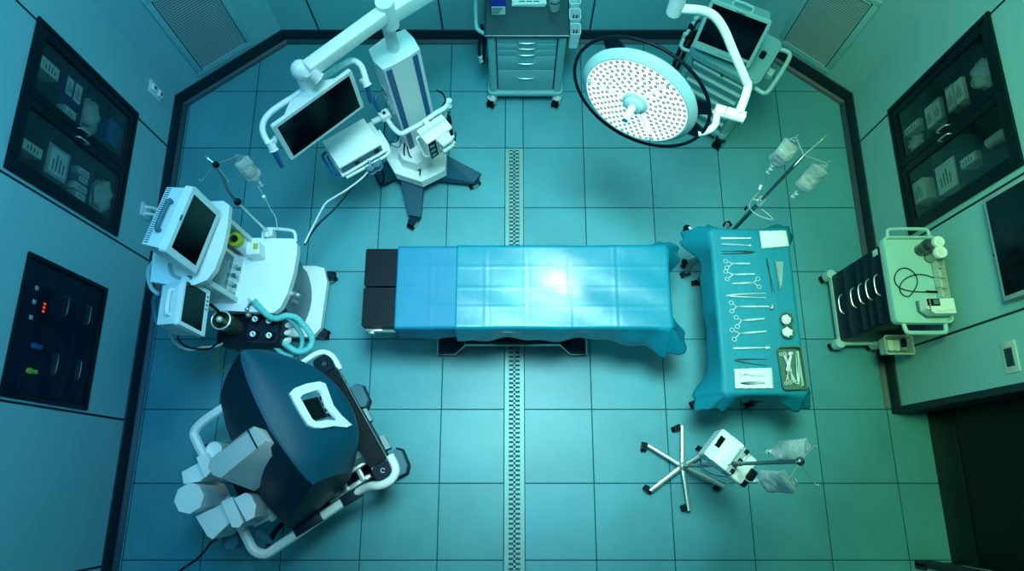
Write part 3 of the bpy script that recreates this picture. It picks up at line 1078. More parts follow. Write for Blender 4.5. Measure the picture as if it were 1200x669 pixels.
# stand with the pump near the front
c0 = W(800, 546, .10)
t = thing('drip_stand', 'drip stand with six chrome legs and a white pump, front of the room', 'drip stand', (c0.x, c0.y, 0))
c5 = lambda a, b: (740 + a / 5.148, 480 + b / 5.148)
for k, (e_, w_) in enumerate((((309, 96), (278, 108)), ((100, 213), (76, 216)), ((115, 490), (92, 476)), ((350, 610), (318, 590)), ((557, 463), (515, 463)), ((440, 262), (425, 250)))):
    e = W(*c5(*e_), .09)
    f = G().tube([c0, e], [.017, .014], n=8, smooth=0, flat=.6).out('foot', CHROME, t)
    wq = W(*c5(*w_), .04)
    caster(t, wq.x, wq.y, .033, R(60 * k + 20), BLACK)
G().lathe([(0, .075), (.03, .075), (.03, .11), (.018, .14), (0, .14)], (c0.x, c0.y, 0)).out('hub', CHROME, t)
tp = Vector((c0.x, c0.y, 2.06)) * .3 + W(938.5, 543.5, 2.06) * .7
b0 = Vector((c0.x, c0.y, .13))
G().tube([b0, b0.lerp(tp, .62)], .013, n=12, smooth=0).out('pole', DSTEEL, t)
G().tube([b0.lerp(tp, .6), tp], .009, n=12, smooth=0).out('inner_pole', DSTEEL, t)
G().ball(tp, .018, (1, 1, .7)).out('top_boss', DSTEEL, t)
hk = []
for px, py in ((954, 523), (923, 565), (956, 568), (933, 541)):
    h = W(px, py, 2.06)
    hk.append(h)
    G().tube([tp, tp.lerp(h, .5), h, h + Vector((0, 0, .022))], .0035, n=6, smooth=2).out('hook', CHROME, t)
drip_bag(W(949, 524, 2.05), .36, .088, R(75), 'crumpled drip bag on the rear hook of the front drip stand', 7, W(868, 545, 1.2))
drip_bag(W(934, 564, 2.05), .36, .098, R(110), 'crumpled drip bag on the near hook of the front drip stand', 9, W(862, 560, 1.15))

# pump clamped to the pole
pt = thing('infusion_pump', 'white box-shaped infusion pump clamped to the pole of the front drip stand', 'pump', W(857, 535, 1.02))
A, B, Cc, D = [W(*c5(*p), 1.22) for p in ((493, 306), (608, 152), (682, 212), (568, 377))]
ex = (B - A).normalized()
yawp = math.atan2(ex.y, ex.x)
Mp = local((A + B + Cc + D) / 4, yawp)
L1 = (B - A).length / 2
W1 = (D - A).length / 2
g = G(Mp)
g.bb(-L1, L1, -W1, W1, -.13, 0, .006)
g.out('case', WHITE, pt)
g = G(Mp)
g.prism(rrect(-L1, L1, W1 - .002, W1 + .055, .012), -.14, -.012, .006)
g.out('front_cover', WHITE2, pt)
g = G(Mp)
g.bb(-L1 * .15, L1 * .6, W1 + .010, W1 + .040, -.0125, -.0095, .001)
g.out('display', SCREEN, pt)
g = G(Mp)
g.bb(-L1 * .98, L1 * .98, -W1 - .035, -W1, -.12, -.015, .008)
g.out('door_panel', GREYP, pt)
g = G(Mp)
for k in (-.7, .1, .8):
    g.bb(L1 * k - .012, L1 * k + .012, -W1 - .040, -W1 - .018, -.05, -.008, .003)
g.out('latch', BLACK, pt)
g = G(Mp)
g.bb(-L1 * .95, L1 * .95, -W1 - .115, -W1 - .035, -.15, -.05, .015)
g.out('pole_mount', WHITE, pt)
g = G(Mp)
g.bb(-.035, .03, -W1 - .15, -W1 - .1, -.10, -.05, .008)
g.bb(-L1 * .9, -L1 * .4, -W1 - .14, -W1 - .1, -.10, -.055, .008)
g.out('clamp', BLACK, pt)
g = G(Mp)
g.tube([(-L1 * .6, -W1 + .01, 0), (-L1 * .6, -W1 + .01, .02), (L1 * .6, -W1 + .01, .02), (L1 * .6, -W1 + .01, 0)], .004, smooth=0)
g.out('handle', GREYP, pt)
for k in range(3):
    lt = thing('infusion_line', 'thin tube hanging from the infusion pump, %s of three' % ('rearmost', 'middle', 'nearest')[k], 'tube', W(820, 540, .5), 0, 'tubes hanging below the pump')
    G().tube([W(842 + 4 * k, 522 + 14 * k, 1.08), W(826 - 3 * k, 527 + 8 * k, .8), W(821 + 4 * k, 545 + 6 * k, .6), W(835 + 6 * k, 556 + 4 * k, .7), W(862, 560 + 5 * k, 1.0)], .0025, n=6).out('line', WHITE2 if k else BLACK, lt)

# ------------------------------------------------------------------ tool cart against the rear wall
t = thing('supply_cart', 'teal five-drawer supply cart on castors against the rear wall, dark glossy top', 'cart', (.09, 3.2, 0))
cx0, cx1, cy0, cy1 = -.185, .375, 2.975, 3.42
g = G()
g.bb(cx0 + .04, cx1 - .04, cy0 + .02, cy1, .15, .85, .004)
g.out('body', CARTT, t)
G().bb(cx0 + .058, cx1 - .058, cy0 + .004, cy0 + .022, .178, .84).out('drawer_gap_shade', DARKG, t)  # dark sheet standing in for the shadow in the gaps between drawers
for x in (cx0 + .03, cx1 - .03):
    G().prism(rrect(x - .03, x + .03, cy0 - .012, cy0 + .05, .02), .15, .86, .004).out('corner_post', CARTT, t)
g = G()
g.prism(rrect(cx0 - .015, cx1 + .015, cy0 - .03, cy1, .03), .135, .165, .006)
g.bb(cx0 + .03, cx1 - .03, cy0 - .002, cy0 + .02, .145, .175, .004)
g.out('base_frame', CARTT, t)
for k, (a, b) in enumerate(((.775, .833), (.702, .767), (.628, .694), (.456, .620), (.186, .447))):
    d = G().bb(cx0 + .068, cx1 - .068, cy0 - .004, cy0 + .02, a, b, .003).out('drawer', CARTT, t)
    zc = b - .028 if k < 3 else b - (.06 if k == 3 else .075)
    xc = (cx0 + cx1) / 2
    g = G().tube([(xc - .06, cy0 - .002, zc), (xc - .055, cy0 - .022, zc - .003), (xc + .055, cy0 - .022, zc - .003), (xc + .06, cy0 - .002, zc)], .0045, smooth=2)
    g.out('handle', CHROME, d)
g = G().cyl(((cx0 + cx1) / 2, cy0 - .012, .848), ((cx0 + cx1) / 2, cy0 + .01, .848), .009, n=12)
g.out('lock', DSTEEL, t)
g = G().prism(rrect(cx0 - .012, cx1 + .012, cy0 - .025, cy1 + .02, .018), .858, .885, .006)
g.out('worktop', CARTTOP, t)
g = G()
for a in (((cx0 - .012, cy0 - .025), (cx0 - .012, cy1 + .02)), ((cx1 + .012, cy0 - .025), (cx1 + .012, cy1 + .02)), ((cx0 - .012, cy0 - .025), (cx1 + .012, cy0 - .025))):
    g.tube([(*a[0], .886), (*a[1], .886)], .006, smooth=0)
g.out('worktop_edging', DSTEEL, t)
for x in (cx0 + .02, cx1 - .02):
    for y in (cy0 - .005, cy1 - .05):
        caster(t, x, y, .055, R(70), STEEL, RUBBER, .14)
g = G().tube([(cx0 - .01, cy0 + .01, .86), (cx0 - .065, cy0 + .03, .89), (cx0 - .075, cy0 + .12, .90), (cx0 - .075, cy1 - .12, .90), (cx0 - .01, cy1 - .06, .86)], .014, smooth=3)
g.out('push_handle', CARTT, t)
ct = thing('cable_coil', 'dark cable and plug hanging from the left side of the rear supply cart', 'cable', (cx0 - .05, 3.1, .5))
G().tube([(cx0 - .02, 3.05, .84), (cx0 - .06, 3.03, .7), (cx0 - .065, 3.03, .55), (cx0 - .045, 3.05, .42), (cx0 - .03, 3.08, .6), (cx0 - .04, 3.10, .8)], .012).out('cord', NAVY, ct)
G().cyl((cx0 - .06, 3.02, .55), (cx0 - .055, 3.02, .49), .013, bev=.003).out('plug', PAPER, ct)
# bins on the right
for k, (yy, z0) in enumerate(((3.02, .70), (3.12, .73), (3.22, .76))):
    bt = thing('side_bin', 'small white open bin on the right of the rear supply cart, %s of three' % ('nearest', 'middle', 'farthest')[k], 'bin', (cx1 + .055, yy, z0), 0, 'bins hung on the rear cart')
    g = G()
    x0, x1, y0_, y1_, hgt = cx1 + .014, cx1 + .094, yy - .045, yy + .045, .17
    lo = [(x + (.006 if x < cx1 + .05 else -.010), y + (.008 if y < yy else -.008), z0) for x, y in rrect(x0, x1, y0_, y1_, .012)]
    hi = [(x, y, z0 + hgt) for x, y in rrect(x0, x1, y0_, y1_, .012)]
    hi2 = [(x, y, z0 + hgt) for x, y in rrect(x0 + .005, x1 - .005, y0_ + .005, y1_ - .005, .008)]
    lo2 = [(x, y, z0 + .02) for x, y in rrect(x0 + .014, x1 - .016, y0_ + .014, y1_ - .014, .008)]
    g.grid([[Vector(p) for p in l] + [Vector(l[0])] for l in (lo, hi, hi2, lo2)])
    g.prism([(p[0], p[1]) for p in lo2], z0 + .018, z0 + .021)
    g.out('tub', WHITE2, bt)
    for j in range(2 if k < 2 else 1):
        G().cyl((cx1 + .045 + .018 * j, yy + .01, z0 + .03), (cx1 + .05 + .02 * j, yy + .015, z0 + .135), .0055, n=8).out('swab_stick', PRINT if k < 2 else WHITE2, bt)
# things on the cart
CT = .888
b = thing('carton_box', 'deep blue and white carton standing on the rear supply cart worktop', 'box', (-.115, 3.14, CT))
c_ = W(582, 17, CT + .0)
G().bb(-.155, -.05, 3.12, 3.22, CT, CT + .17, .002).out('carton', BLUEB, b)
g = G().use(PAPER).bb(-.15, -.055, 3.118, 3.12, CT + .003, CT + .085)
g.use(PRINT)
for k in range(4):
    g.bb(-.145, -.10 + .008 * ((k * 5) % 4), 3.1165, 3.118, CT + .015 + .017 * k, CT + .021 + .017 * k)
g.out('front_label', None, b)
b = thing('paper_sheets', 'low stack of white printed sheets on the rear supply cart worktop', 'papers', (.10, 3.24, CT))
for k in range(5):
    G().box((.105 + .002 * k, 3.26, CT + .003 + .005 * k), (.23, .15, .004), .01 * k).out('sheet', PAPER, b)
g = G()
for k in range(3):
    g.box((.06 + .05 * k, 3.21, CT + .0262), (.04, .008, .0006))
g.out('printed_line', PRINT, b)
b = thing('clear_jar', 'small clear jar with pale contents on the rear supply cart, right side', 'jar', (.285, 3.17, CT))
G().lathe([(0, .002), (.036, .002), (.038, .01), (.038, .10), (.034, .105)], (.285, 3.17, CT)).out('jar', GLASS, b)
G().lathe([(0, .005), (.032, .005), (.032, .045), (0, .05)], (.285, 3.17, CT)).out('contents', GAUZE, b)
G().cyl((.285, 3.17, CT + .105), (.285, 3.17, CT + .125), .037, bev=.004).out('lid', GREYP, b)

# ------------------------------------------------------------------ monitor cart, rear right
yaw = R(-33)
c = Vector((1.54, 2.885, 0))
t = thing('monitor_cart', 'pale teal drawer cart on castors in the rear right corner, side handles and hanging probes', 'cart', c, yaw)
L = dict(world=False)
wd, dp = .53, .40
x0, x1, y0, y1 = -wd / 2, wd / 2, -dp / 2, dp / 2
G().bb(x0 + .03, x1 - .03, y0 + .03, y1, .14, .82, .01).out('body', CARTT, t, **L)
G().prism(rrect(x0, x1, y0 - .015, y1, .06), .82, .87, .018, 3).out('worktop', CARTT, t, **L)
G().prism(rrect(x0 + .02, x1 - .02, y0 + .015, y1 - .03, .04), .870, .876, .003).out('top_mat', CARTT, t, **L)
for k in range(6):
    a = .19 + .101 * k
    d = G().hexa([(x0 + .06, y0 + .03, a), (x1 - .06, y0 + .03, a), (x1 - .06, y0 + .012, a), (x0 + .06, y0 + .012, a)],
                 [(x0 + .06, y0 + .03, a + .088), (x1 - .06, y0 + .03, a + .088), (x1 - .06, y0 + .022, a + .088), (x0 + .06, y0 + .022, a + .088)], .002).out('drawer', CARTT, t, **L)
    G().bb(x0 + .065, x1 - .065, y0 - .012, y0 + .02, a + .062, a + .084, .006).out('pull_lip', CARTG, d, **L)
for s_ in (-1, 1):
    G().prism(rrect(s_ * (wd / 2 - .035) - .022, s_ * (wd / 2 - .035) + .022, y0 + .0, y0 + .05, .015), .13, .82, .004).out('corner_post', CARTT, t, **L)
g = G()
g.prism(rrect(x0 - .005, x1 + .005, y0 - .01, y1, .05), .10, .145, .012)
for sx in (-1, 1):
    g.cyl((sx * (wd / 2 - .03), y0 + .02, .10), (sx * (wd / 2 - .03), y0 + .02, .16), .045, .03)
g.out('base', CARTT, t, **L)
for sx in (-1, 1):
    for sy in (-1, 1):
        cs = caster(t, *(Matrix.Translation(c) @ Matrix.Rotation(yaw, 4, 'Z') @ Vector((sx * (wd / 2 - .03), sy * (dp / 2 - .03) - .01, 0))).xy, .062, yaw + R(80 + 10 * sx), DARKG, RUBBER, .12)
g = G().tube([(x1 - .02, y0 + .03, .80), (x1 + .06, y0 + .02, .80), (x1 + .085, y0 + .08, .81), (x1 + .085, y1 - .08, .84), (x1 + .05, y1 - .03, .84), (x1 - .02, y1 - .04, .83)], .015)
g.out('side_handle', CARTG, t, **L)
g = G().tube([(x0 + .02, y0 + .04, .80), (x0 - .05, y0 + .03, .80), (x0 - .075, y0 + .08, .81), (x0 - .075, y1 - .1, .84), (x0 - .02, y1 - .05, .83)], .012)
g.out('side_handle', CARTG, t, **L)
G().bb(x1, x1 + .05, -.03, .03, .74, .80, .008).out('handle_bracket', CARTG, t, **L)
G().cyl((.02, y0 + .004, .80), (.02, y0 - .02, .80), .009, n=12).out('lock', DSTEEL, t, **L)
G().prism(rrect(x1 - .10, x1 - .06, -.01, .06, .018), .8765, .879).out('cup_hole', BLACK, t, **L)
for k, (yy, ln) in enumerate(((-.10, .38), (-.02, .50), (.05, .30))):
    pr_ = thing('probe_cable', 'dark probe cable hanging on the left of the monitor cart, %s of three' % ('nearest', 'middle', 'farthest')[k], 'cable',
                Matrix.Translation(c) @ Matrix.Rotation(yaw, 4, 'Z') @ Vector((x0 - .05, yy, .5)), yaw, 'probe cables on the monitor cart')
    G().tube([(0, 0, .36), (-.03, 0, .25), (-.035, .01, .36 - ln), (-.005, .02, .30 - ln), (.0, .03, .2)], .008).out('cable', BLACK, pr_, **L)
    G().tube([(-.03, 0, .36), (-.035, 0, .22)], [.016, .012], smooth=0).out('probe', (STEEL, BLACK, CARTG)[k], pr_, **L)

# the monitor lying back on it
M = frame(Vector((1.413, 2.793, 1.13)), R(-25.2), R(68))
t = thing('patient_monitor', 'large black-screened monitor with carry handle leaning back on the rear right cart', 'monitor', Vector((1.46, 2.88, .88)))
w2, h2 = .203, .152
g = G(M)
g.prism(rrect(-w2, w2, -h2 - .035, h2, .015), -.035, 0, .008)
g.out('bezel', CARTG, t)
G(M).bb(-w2 + .022, w2 - .022, -h2 + .020, h2 - .014, -.001, .0015).out('screen', SCREEN, t)
g = G(M)
g.hexa([(-w2 + .015, -h2 - .02, -.03), (w2 - .015, -h2 - .02, -.03), (w2 - .015, h2 - .012, -.03), (-w2 + .015, h2 - .012, -.03)],
       [(-w2 + .045, -h2 + .0, -.15), (w2 - .03, -h2 + .0, -.15), (w2 - .03, h2 - .01, -.15), (-w2 + .045, h2 - .01, -.15)], .008)
g.out('rear_casing', CARTT, t)
g = G(M).tube([(-.06, h2 - .012, -.05), (-.06, h2 + .018, -.07), (.06, h2 + .018, -.07), (.06, h2 - .012, -.05)], .009, smooth=2)
g.out('carry_handle', CARTG, t)
G(M).bb(-.03, .03, h2 - .011, h2 - .006, .0, .002).out('name_badge', DSTEEL, t)
G(M).cyl((w2 - .035, -h2 - .012, -.002), (w2 - .035, -h2 - .012, .016), .014, bev=.003).out('dial', MIDG, t)
for k in range(6):
    G(M).bb(-.02 + .024 * k, -.004 + .024 * k, -h2 - .02, -h2 - .008, 0, .003, .001).out('button', CARTT, t)
g = G(M).hexa([(-.1, -h2 - .034, -.12), (.1, -h2 - .034, -.12), (.1, -h2 - .034, -.02), (-.1, -h2 - .034, -.02)],
              [(-.1, -h2 - .06, -.20), (.1, -h2 - .06, -.20), (.1, -h2 - .06, -.05), (-.1, -h2 - .06, -.05)])
g.bb(-.10, .10, -h2 - .05, h2 * .2, -.17, -.14, .006)
g.out('stand_foot', CARTT, t)

# ------------------------------------------------------------------ right-hand cart with navy drawers
t = thing('procedure_cart', 'navy-drawered cart with a pale green tray top standing against the right wall', 'cart', (2.48, 1.19, 0))
x0, x1, y0, y1 = 2.325, 2.645, .945, 1.455
G().bb(x0 + .012, x1, y0 + .008, y1 - .008, .15, .84, .006).out('body', NAVY, t)
zz = [.155, .325, .50, .60, .70, .815]
for k in range(5):
    d = G().bb(x0, x0 + .02, y0 + .015, y1 - .015, zz[k] + .003, zz[k + 1] - .003, .003).out('drawer', NAVY, t)
    zc = zz[k + 1] - .055 if k < 2 else (zz[k] + zz[k + 1]) / 2
    g = G().tube([(x0, 1.13, zc), (x0 - .022, 1.15, zc), (x0 - .028, 1.20, zc), (x0 - .022, 1.25, zc), (x0, 1.27, zc)], .005)
    g.out('handle', CHROME, d)
G().bb(x0 - .003, x0 + .004, 1.39, 1.43, .745, .80).out('tag_label', PAPER, t)
g = G()
g.prism(rrect(x0 - .005, x1, y0 - .012, y1 + .012, .03), .115, .15, .006)
g.out('base_frame', CARTG, t)
for y in (y0 + .0, y1 - .0):
    for x in (x0 - .0, x1 - .05):
        caster(t, x, y, .046, R(200), CHROME, RUBBER, .12)
        G().cyl((x, y, .11), (x, y, .165), .04, .034).out('bumper', CARTG, t)
g = G()
rr_ = lambda i, z: [Vector((x, y, z)) for x, y in rrect(x0 - .01 + i, x1 + .02 - i, y0 - .025 + i, y1 + .02 - i, .035 - i * .4)]
Ls = [rr_(.0, .845), rr_(-.004, .90), rr_(0, .908), rr_(.010, .908), rr_(.016, .882)]
g.grid([l + [l[0]] for l in Ls])
g.prism([(p.x, p.y) for p in rr_(.014, 0)], .862, .883)
g.prism([(p.x, p.y) for p in rr_(.003, 0)], .838, .862)
g.out('tray_top', CARTG, t)
g = G().tube([(x0 + .03, y1 + .015, .885), (x0 + .035, y1 + .06, .885), (x0 + .07, y1 + .075, .885), (x1 - .06, y1 + .075, .885), (x1 - .03, y1 + .06, .885), (x1 - .025, y1 + .015, .885)], .011)
g.out('rail_handle', CARTG, t)
g = G().tube([(x0 + .04, y0 - .02, .885), (x0 + .05, y0 - .07, .885), (x0 + .08, y0 - .082, .885), (x1 - .06, y0 - .082, .885), (x1 - .03, y0 - .07, .885), (x1 - .025, y0 - .02, .885)], .013)
g.out('rail_handle', CARTG, t)
# basket on its front side
b = thing('side_basket', 'clear plastic basket hung on the camera side of the procedure cart', 'basket', (2.48, .87, .35))
bx0, bx1, by0, by1, bz = 2.45, 2.64, .80, .93, .50
g = G()
loopz = lambda i, z: [Vector((x, y, z)) for x, y in rrect(bx0 + i, bx1 - i, by0 + i, by1 - i, .015)]
Ls = [loopz(.012, bz - .1), loopz(0, bz), loopz(.006, bz), loopz(.016, bz - .095)]
g.grid([l + [l[0]] for l in Ls])
g.prism([(p.x, p.y) for p in loopz(.015, 0)], bz - .10, bz - .093)
g.out('tub', BAGM, b)
for k in range(3):
    tag(G().prism(rrect(bx0 + .03 + .045 * k, bx0 + .068 + .045 * k, by0 + .03, by1 - .03, .012), bz - .09, bz - .02 - .01 * (k % 2), .008).out('wrapped_pack', (PAPER, WHITE2, PAPER)[k] if k != 2 else GREYP),
        'wrapped pack in the clear side basket, %s of three' % ('leftmost', 'middle', 'rightmost')[k], 'pack', 'packs in the side basket')
tag(G().prism(rrect(bx0 + .115, bx0 + .145, by0 + .05, by1 - .02, .012), bz - .02, bz - .0, .004).out('marker_block', NAVY), 'small dark block lying on the packs in the side basket', 'pack')

TT = .885
# pocket rack on the far side of the tray and jars
rk = thing('divider_rack', 'clear divided rack along the wall edge of the green tray top', 'rack', (2.62, 1.2, TT))
g = G()
g.bb(2.60, 2.604, 1.07, 1.33, TT, TT + .05)
g.bb(2.646, 2.65, 1.07, 1.33, TT, TT + .05)
for k in range(5):
    g.bb(2.60, 2.65, 1.07 + .064 * k, 1.074 + .064 * k, TT, TT + .05)
g.bb(2.60, 2.65, 1.07, 1.33, TT, TT + .004)
g.out('rack', BAGM, rk)


def jar(px, py, z, r, h, label, lidm, cm=GAUZE):
    p = W(px, py, z)
    t = thing('lidded_jar', label, 'jar', (p.x, p.y, TT), 0, 'jars on the procedure cart')
    G().lathe([(0, .001), (r, .001), (r, h), (r * .94, h), (r * .94, .006), (0, .006)], (p.x, p.y, TT)).out('jar', GLASS, t)
    G().lathe([(0, .008), (r * .85, .008), (r * .85, h * .55), (0, h * .6)], (p.x, p.y, TT), 18).out('contents', cm, t)
    g = G()
    g.cyl((p.x, p.y, TT + h), (p.x, p.y, TT + h + .014), r * 1.06, bev=.004)
    g.cyl((p.x, p.y, TT + h + .014), (p.x, p.y, TT + h + .02), r * .5, bev=.002)
    g.out('lid', lidm, t)


jar(1100, 283, 1.0, .033, .10, 'lidded jar farthest back of the three on the procedure cart', WHITE)
jar(1102.5, 295, 1.0, .036, .10, 'lidded jar with a wide white lid, nearest the wall on the procedure cart', WHITE)
jar(1088, 288, .97, .040, .075, 'lidded jar with a dark lid farthest from the wall on the procedure cart', DSTEEL, NAVY)
# tubing
tb = thing('tubing_coil', 'thin dark tube coiled in loops on the green tray top', 'tube', W(1065, 330, TT))
c4 = lambda a, b: (940 + a / 3.715, 250 + b / 3.715)
pts = [W(*c4(*p), TT + .006 + .001 * (k % 3)) for k, p in enumerate(((590, 290), (560, 275), (510, 265), (460, 278), (428, 310), (430, 345), (460, 362), (485, 340), (502, 300), (490, 262), (455, 238), (420, 246), (402, 280), (412, 312), (440, 330), (490, 340), (560, 342)))]
G().tube(pts, .0038, n=6).out('tube', DSTEEL, tb)
G().tube([W(*c4(540, 340), TT + .008), W(*c4(592, 342), TT + .008)], .007, smooth=0).out('connector', BLACK, tb)
G().tube([W(*c4(575, 285), TT + .008), W(*c4(600, 300), TT + .008)], .009, smooth=0).out('suction_cup', CARTG, tb)
# defibrillator-like device
dv = thing('bedside_device', 'cream and black electronic device with small screen on the green tray top', 'device', W(1103, 360, TT))
q = [W(*c4(*p), TT + .10) for p in ((525, 365), (675, 350), (690, 450), (540, 440))]
cc = sum(q, Vector()) / 4
ex = ((q[1] - q[0]) + (q[2] - q[3])).normalized()
Md = local((cc.x, cc.y, TT), math.atan2(ex.y, ex.x))
lx, ly = .083, .046
g = G(Md)
g.prism([(-lx * .5, -ly), (lx, -ly), (lx, ly), (-lx, ly), (-lx, -ly * .3)], .004, .095, .008)
g.out('case', WHITE, dv)
G(Md).prism([(-lx * .55, -ly - .008), (lx + .004, -ly - .008), (lx + .004, ly + .006), (-lx - .008, ly + .006), (-lx - .008, -ly * .3)], .0, .02, .004).out('bumper', MIDG, dv)
G(Md).bb(-lx + .002, -.005, .0, ly - .002, .095, .100, .002).out('control_fascia', BLACK, dv)
G(Md).bb(-.045, -.012, .008, ly - .008, .100, .102, .001).out('display', DISPL, dv)
for k in range(3):
    G(Md).cyl((-lx + .016, .008 + .013 * k, .100), (-lx + .016, .008 + .013 * k, .104), .0045, n=10).out('button', GREYP, dv)
G(Md).prism([(-lx * .4, -ly + .012), (lx - .012, -ly + .018), (lx - .012, -.012), (-lx * .4, -.02)], .095, .103, .003).out('raised_ridge', WHITE, dv)
for k in range(2):
    G(Md).cyl((-lx * .82, -.008 - .014 * k, .095), (-lx * .82, -.008 - .014 * k, .097), .005, n=10).out('port', BLACK, dv)

# ------------------------------------------------------------------ surgical lamp
n_ = Vector((-.485, -.872, .087)).normalized()
lc = W(749.5, 112, 2.0)
xa = Vector((0, 0, 1)).cross(n_).normalized()
ya = n_.cross(xa)
M = Matrix.Translation(lc) @ Matrix((xa, ya, n_)).transposed().to_4x4()
t = thing('surgical_lamp', 'round surgical lamp with lit lens dots and black ring, hanging upper right of the table', 'lamp', lc)
RR = .352
g = G(M).torus((0, 0, 0), RR, .0085, n=72, k=10)
g.out('grab_ring', BLACK, t)
for a in (22, 128, -10):
    d = Vector((math.cos(R(a)), math.sin(R(a)), 0))
    tng = Vector((-d.y, d.x, 0))
    g = G(M)
    P0, P1 = d * .285, d * (RR - .002)
    g.hexa([P0 - tng * .05 + Vector((0, 0, -.008)), P0 + tng * .05 + Vector((0, 0, -.008)), P1 + tng * .035 + Vector((0, 0, -.004)), P1 - tng * .035 + Vector((0, 0, -.004))],
           [P0 - tng * .05 + Vector((0, 0, .008)), P0 + tng * .05 + Vector((0, 0, .008)), P1 + tng * .035 + Vector((0, 0, .004)), P1 - tng * .035 + Vector((0, 0, .004))], .002)
    g.out('ring_bracket', BLACK, t)
RF = .262
ZF = .045
g = G(M).lathe([(0, -.075), (.10, -.073), (.20, -.055), (.27, -.022), (.297, .004), (.300, .014), (.292, .026), (RF + .006, ZF), (RF, ZF), (RF, ZF - .006), (0, ZF - .008)], n=72)
g.out('housing', LAMPH, t)
g = G(M).lathe([(.062, ZF - .001), (RF - .001, ZF - .001), (RF - .001, ZF - .004), (.062, ZF - .004)], n=72)
ln = g.out('lens', LEDM, t)
k = 0
gm = G(M)
for ri in range(8):
    rr_ = .080 + .0242 * ri
    nn = int(2 * PI * rr_ / .034)
    for j in range(nn):
        a = 2 * PI * j / nn + ri * .35
        if any(abs(((a - R(s_)) + PI) % (2 * PI) - PI) * rr_ < .010 for s_ in (62, 182, 302)):
            continue
        p = Vector((rr_ * math.cos(a), rr_ * math.sin(a), ZF - .0005))
        gm.lathe([(.0040, 0), (.0082, 0), (.0082, .0016), (.0040, .0016)], p, 10)
o = gm.out('led_reflector', LEDR, t)
o['kind'] = 'stuff'
g = G(M)
for s_ in (62, 182, 302):
    d = Vector((math.cos(R(s_)), math.sin(R(s_)), 0))
    g.tube([d * .07 + Vector((0, 0, ZF)), d * (RF - .005) + Vector((0, 0, ZF))], .0018, n=6, smooth=0)
    g.tube([d * (RF - .025) + Vector((0, 0, ZF)), d * (RF - .002) + Vector((0, 0, ZF))], .007, n=6, smooth=0)
g.out('lens_seam', CARTT, t)
g = G(M).lathe([(.066, ZF - .004), (.066, ZF + .012), (.058, ZF + .016), (.050, ZF + .016), (.047, ZF + .030), (.038, ZF + .036), (.020, ZF + .036), (0, ZF + .036)], n=36)
g.out('handle_hub', CARTG, t)
g = G(M).cyl((0, 0, ZF + .034), (0, -.004, ZF + .115), .019, .016, 20, .003)
hd = g.out('sterile_handle', WHITE2, t)
G(M).cyl((0, -.004, ZF + .113), (0, -.004, ZF + .118), .0135, n=18).out('handle_cap', MIDG, hd)
# fork, joint and arm
bk = M @ Vector((0, 0, -.07))
j1, j2 = W(842, 129, 2.0), W(868, 137, 2.0)
g = G()
side = M @ Vector((.292, -.06, -.01))
g.tube([W(818, 156, 1.94), W(830, 153, 1.95), W(838, 146, 1.97), W(840, 133, 2.0)], .017, n=14)
g.out('fork', WHITE, t)
G().cyl(W(838, 128, 2.0), W(872, 138, 2.0), .0285, n=24, bev=.004).out('arm_joint', WHITE, t)
G().cyl(W(849, 131, 2.0), W(850.2, 131.5, 2.0), .0292, n=24).out('joint_seam', MIDG, t)
g = G().tube([W(866, 133, 2.02), W(876, 104, 2.05), W(873, 92, 2.08), W(860, 62, 2.16), W(849, 36, 2.22), W(838, 20, 2.26), W(825, 13, 2.28), W(810, 11, 2.3), W(797, 10, 2.3)], .021, n=14)
g.out('curved_arm', WHITE, t)
top = W(790, 13, 2.28)
g = G().cyl(top, top + Vector((0, 0, .45)), .036, n=24, bev=.005)
g.out('pivot_post', WHITE, t)
g = G().cyl(top + Vector((0, 0, .44)), (top.x, top.y, ZT - .06), .028, n=24)
g.cyl((top.x, top.y, ZT - .06), (top.x, top.y, ZT - .001), .12, n=32, bev=.01)
g.out('ceiling_post', WHITE, t)
# the lamp's own beam on the operating table
light('surgical_lamp_beam', 'SPOT', M @ Vector((0, 0, .22)), (.17, 1.12, .93), 110, (1, .92, .62), .10, None, 24, .9)

# ------------------------------------------------------------------ equipment column on a wheeled star base, rear left
ca, cb, cc_ = Vector((-.865, 2.465, 0)), Vector((-.765, 2.355, 0)), Vector((-.56, 2.495, 0))
yw = math.atan2((cc_ - cb).y, (cc_ - cb).x)
cen = (ca + cc_) / 2
t = thing('equipment_column', 'white upright equipment column with blue stripes on a dark star base with castors', 'equipment column', (cen.x, cen.y, 0), yw)
Lc, Wc = .128, .084
base_pt = lambda a, b, z=.30: W(a, b, z)
g = G(local((cen.x, cen.y, 0), yw))
pl = [(-Lc, -Wc), (-Lc * .4, -Wc - .008), (Lc * .4, -Wc - .008), (Lc, -Wc), (Lc + .01, 0), (Lc, Wc), (0, Wc + .02), (-Lc, Wc), (-Lc - .018, 0)]
g.prism(pl, .30, 1.40, .014, 3)
g.out('column_body', WHITE, t)
g = G(local((cen.x, cen.y, 0), yw))
for a, b in ((-.90, -.60), (.52, .80)):
    ya = -Wc - .0095
    g.bb(Lc * a, Lc * b, ya, ya + .02, .32, 1.375)
g.out('blue_stripe', BLUES, t)['label'] = 'blue vertical stripe'
g = G(local((cen.x, cen.y, 0), yw))
g.bb(-Lc - .020, -Lc - .006, -.05, .0, 1.07, 1.16, .003)
for z in (.98, .90, .84):
    g.bb(-Lc - .018, -Lc - .006, -.045, -.005, z, z + .02, .002)
g.out('socket_strip', GREYP, t)
g = G(local((cen.x, cen.y, 0), yw))
for k in (0, 1):
    g.cyl((-Lc - .018, -.04 + .025 * k, 1.10 + .02 * k), (-Lc - .024, -.04 + .025 * k, 1.10 + .02 * k), .009, n=12)
g.out('socket', BLACK, t)
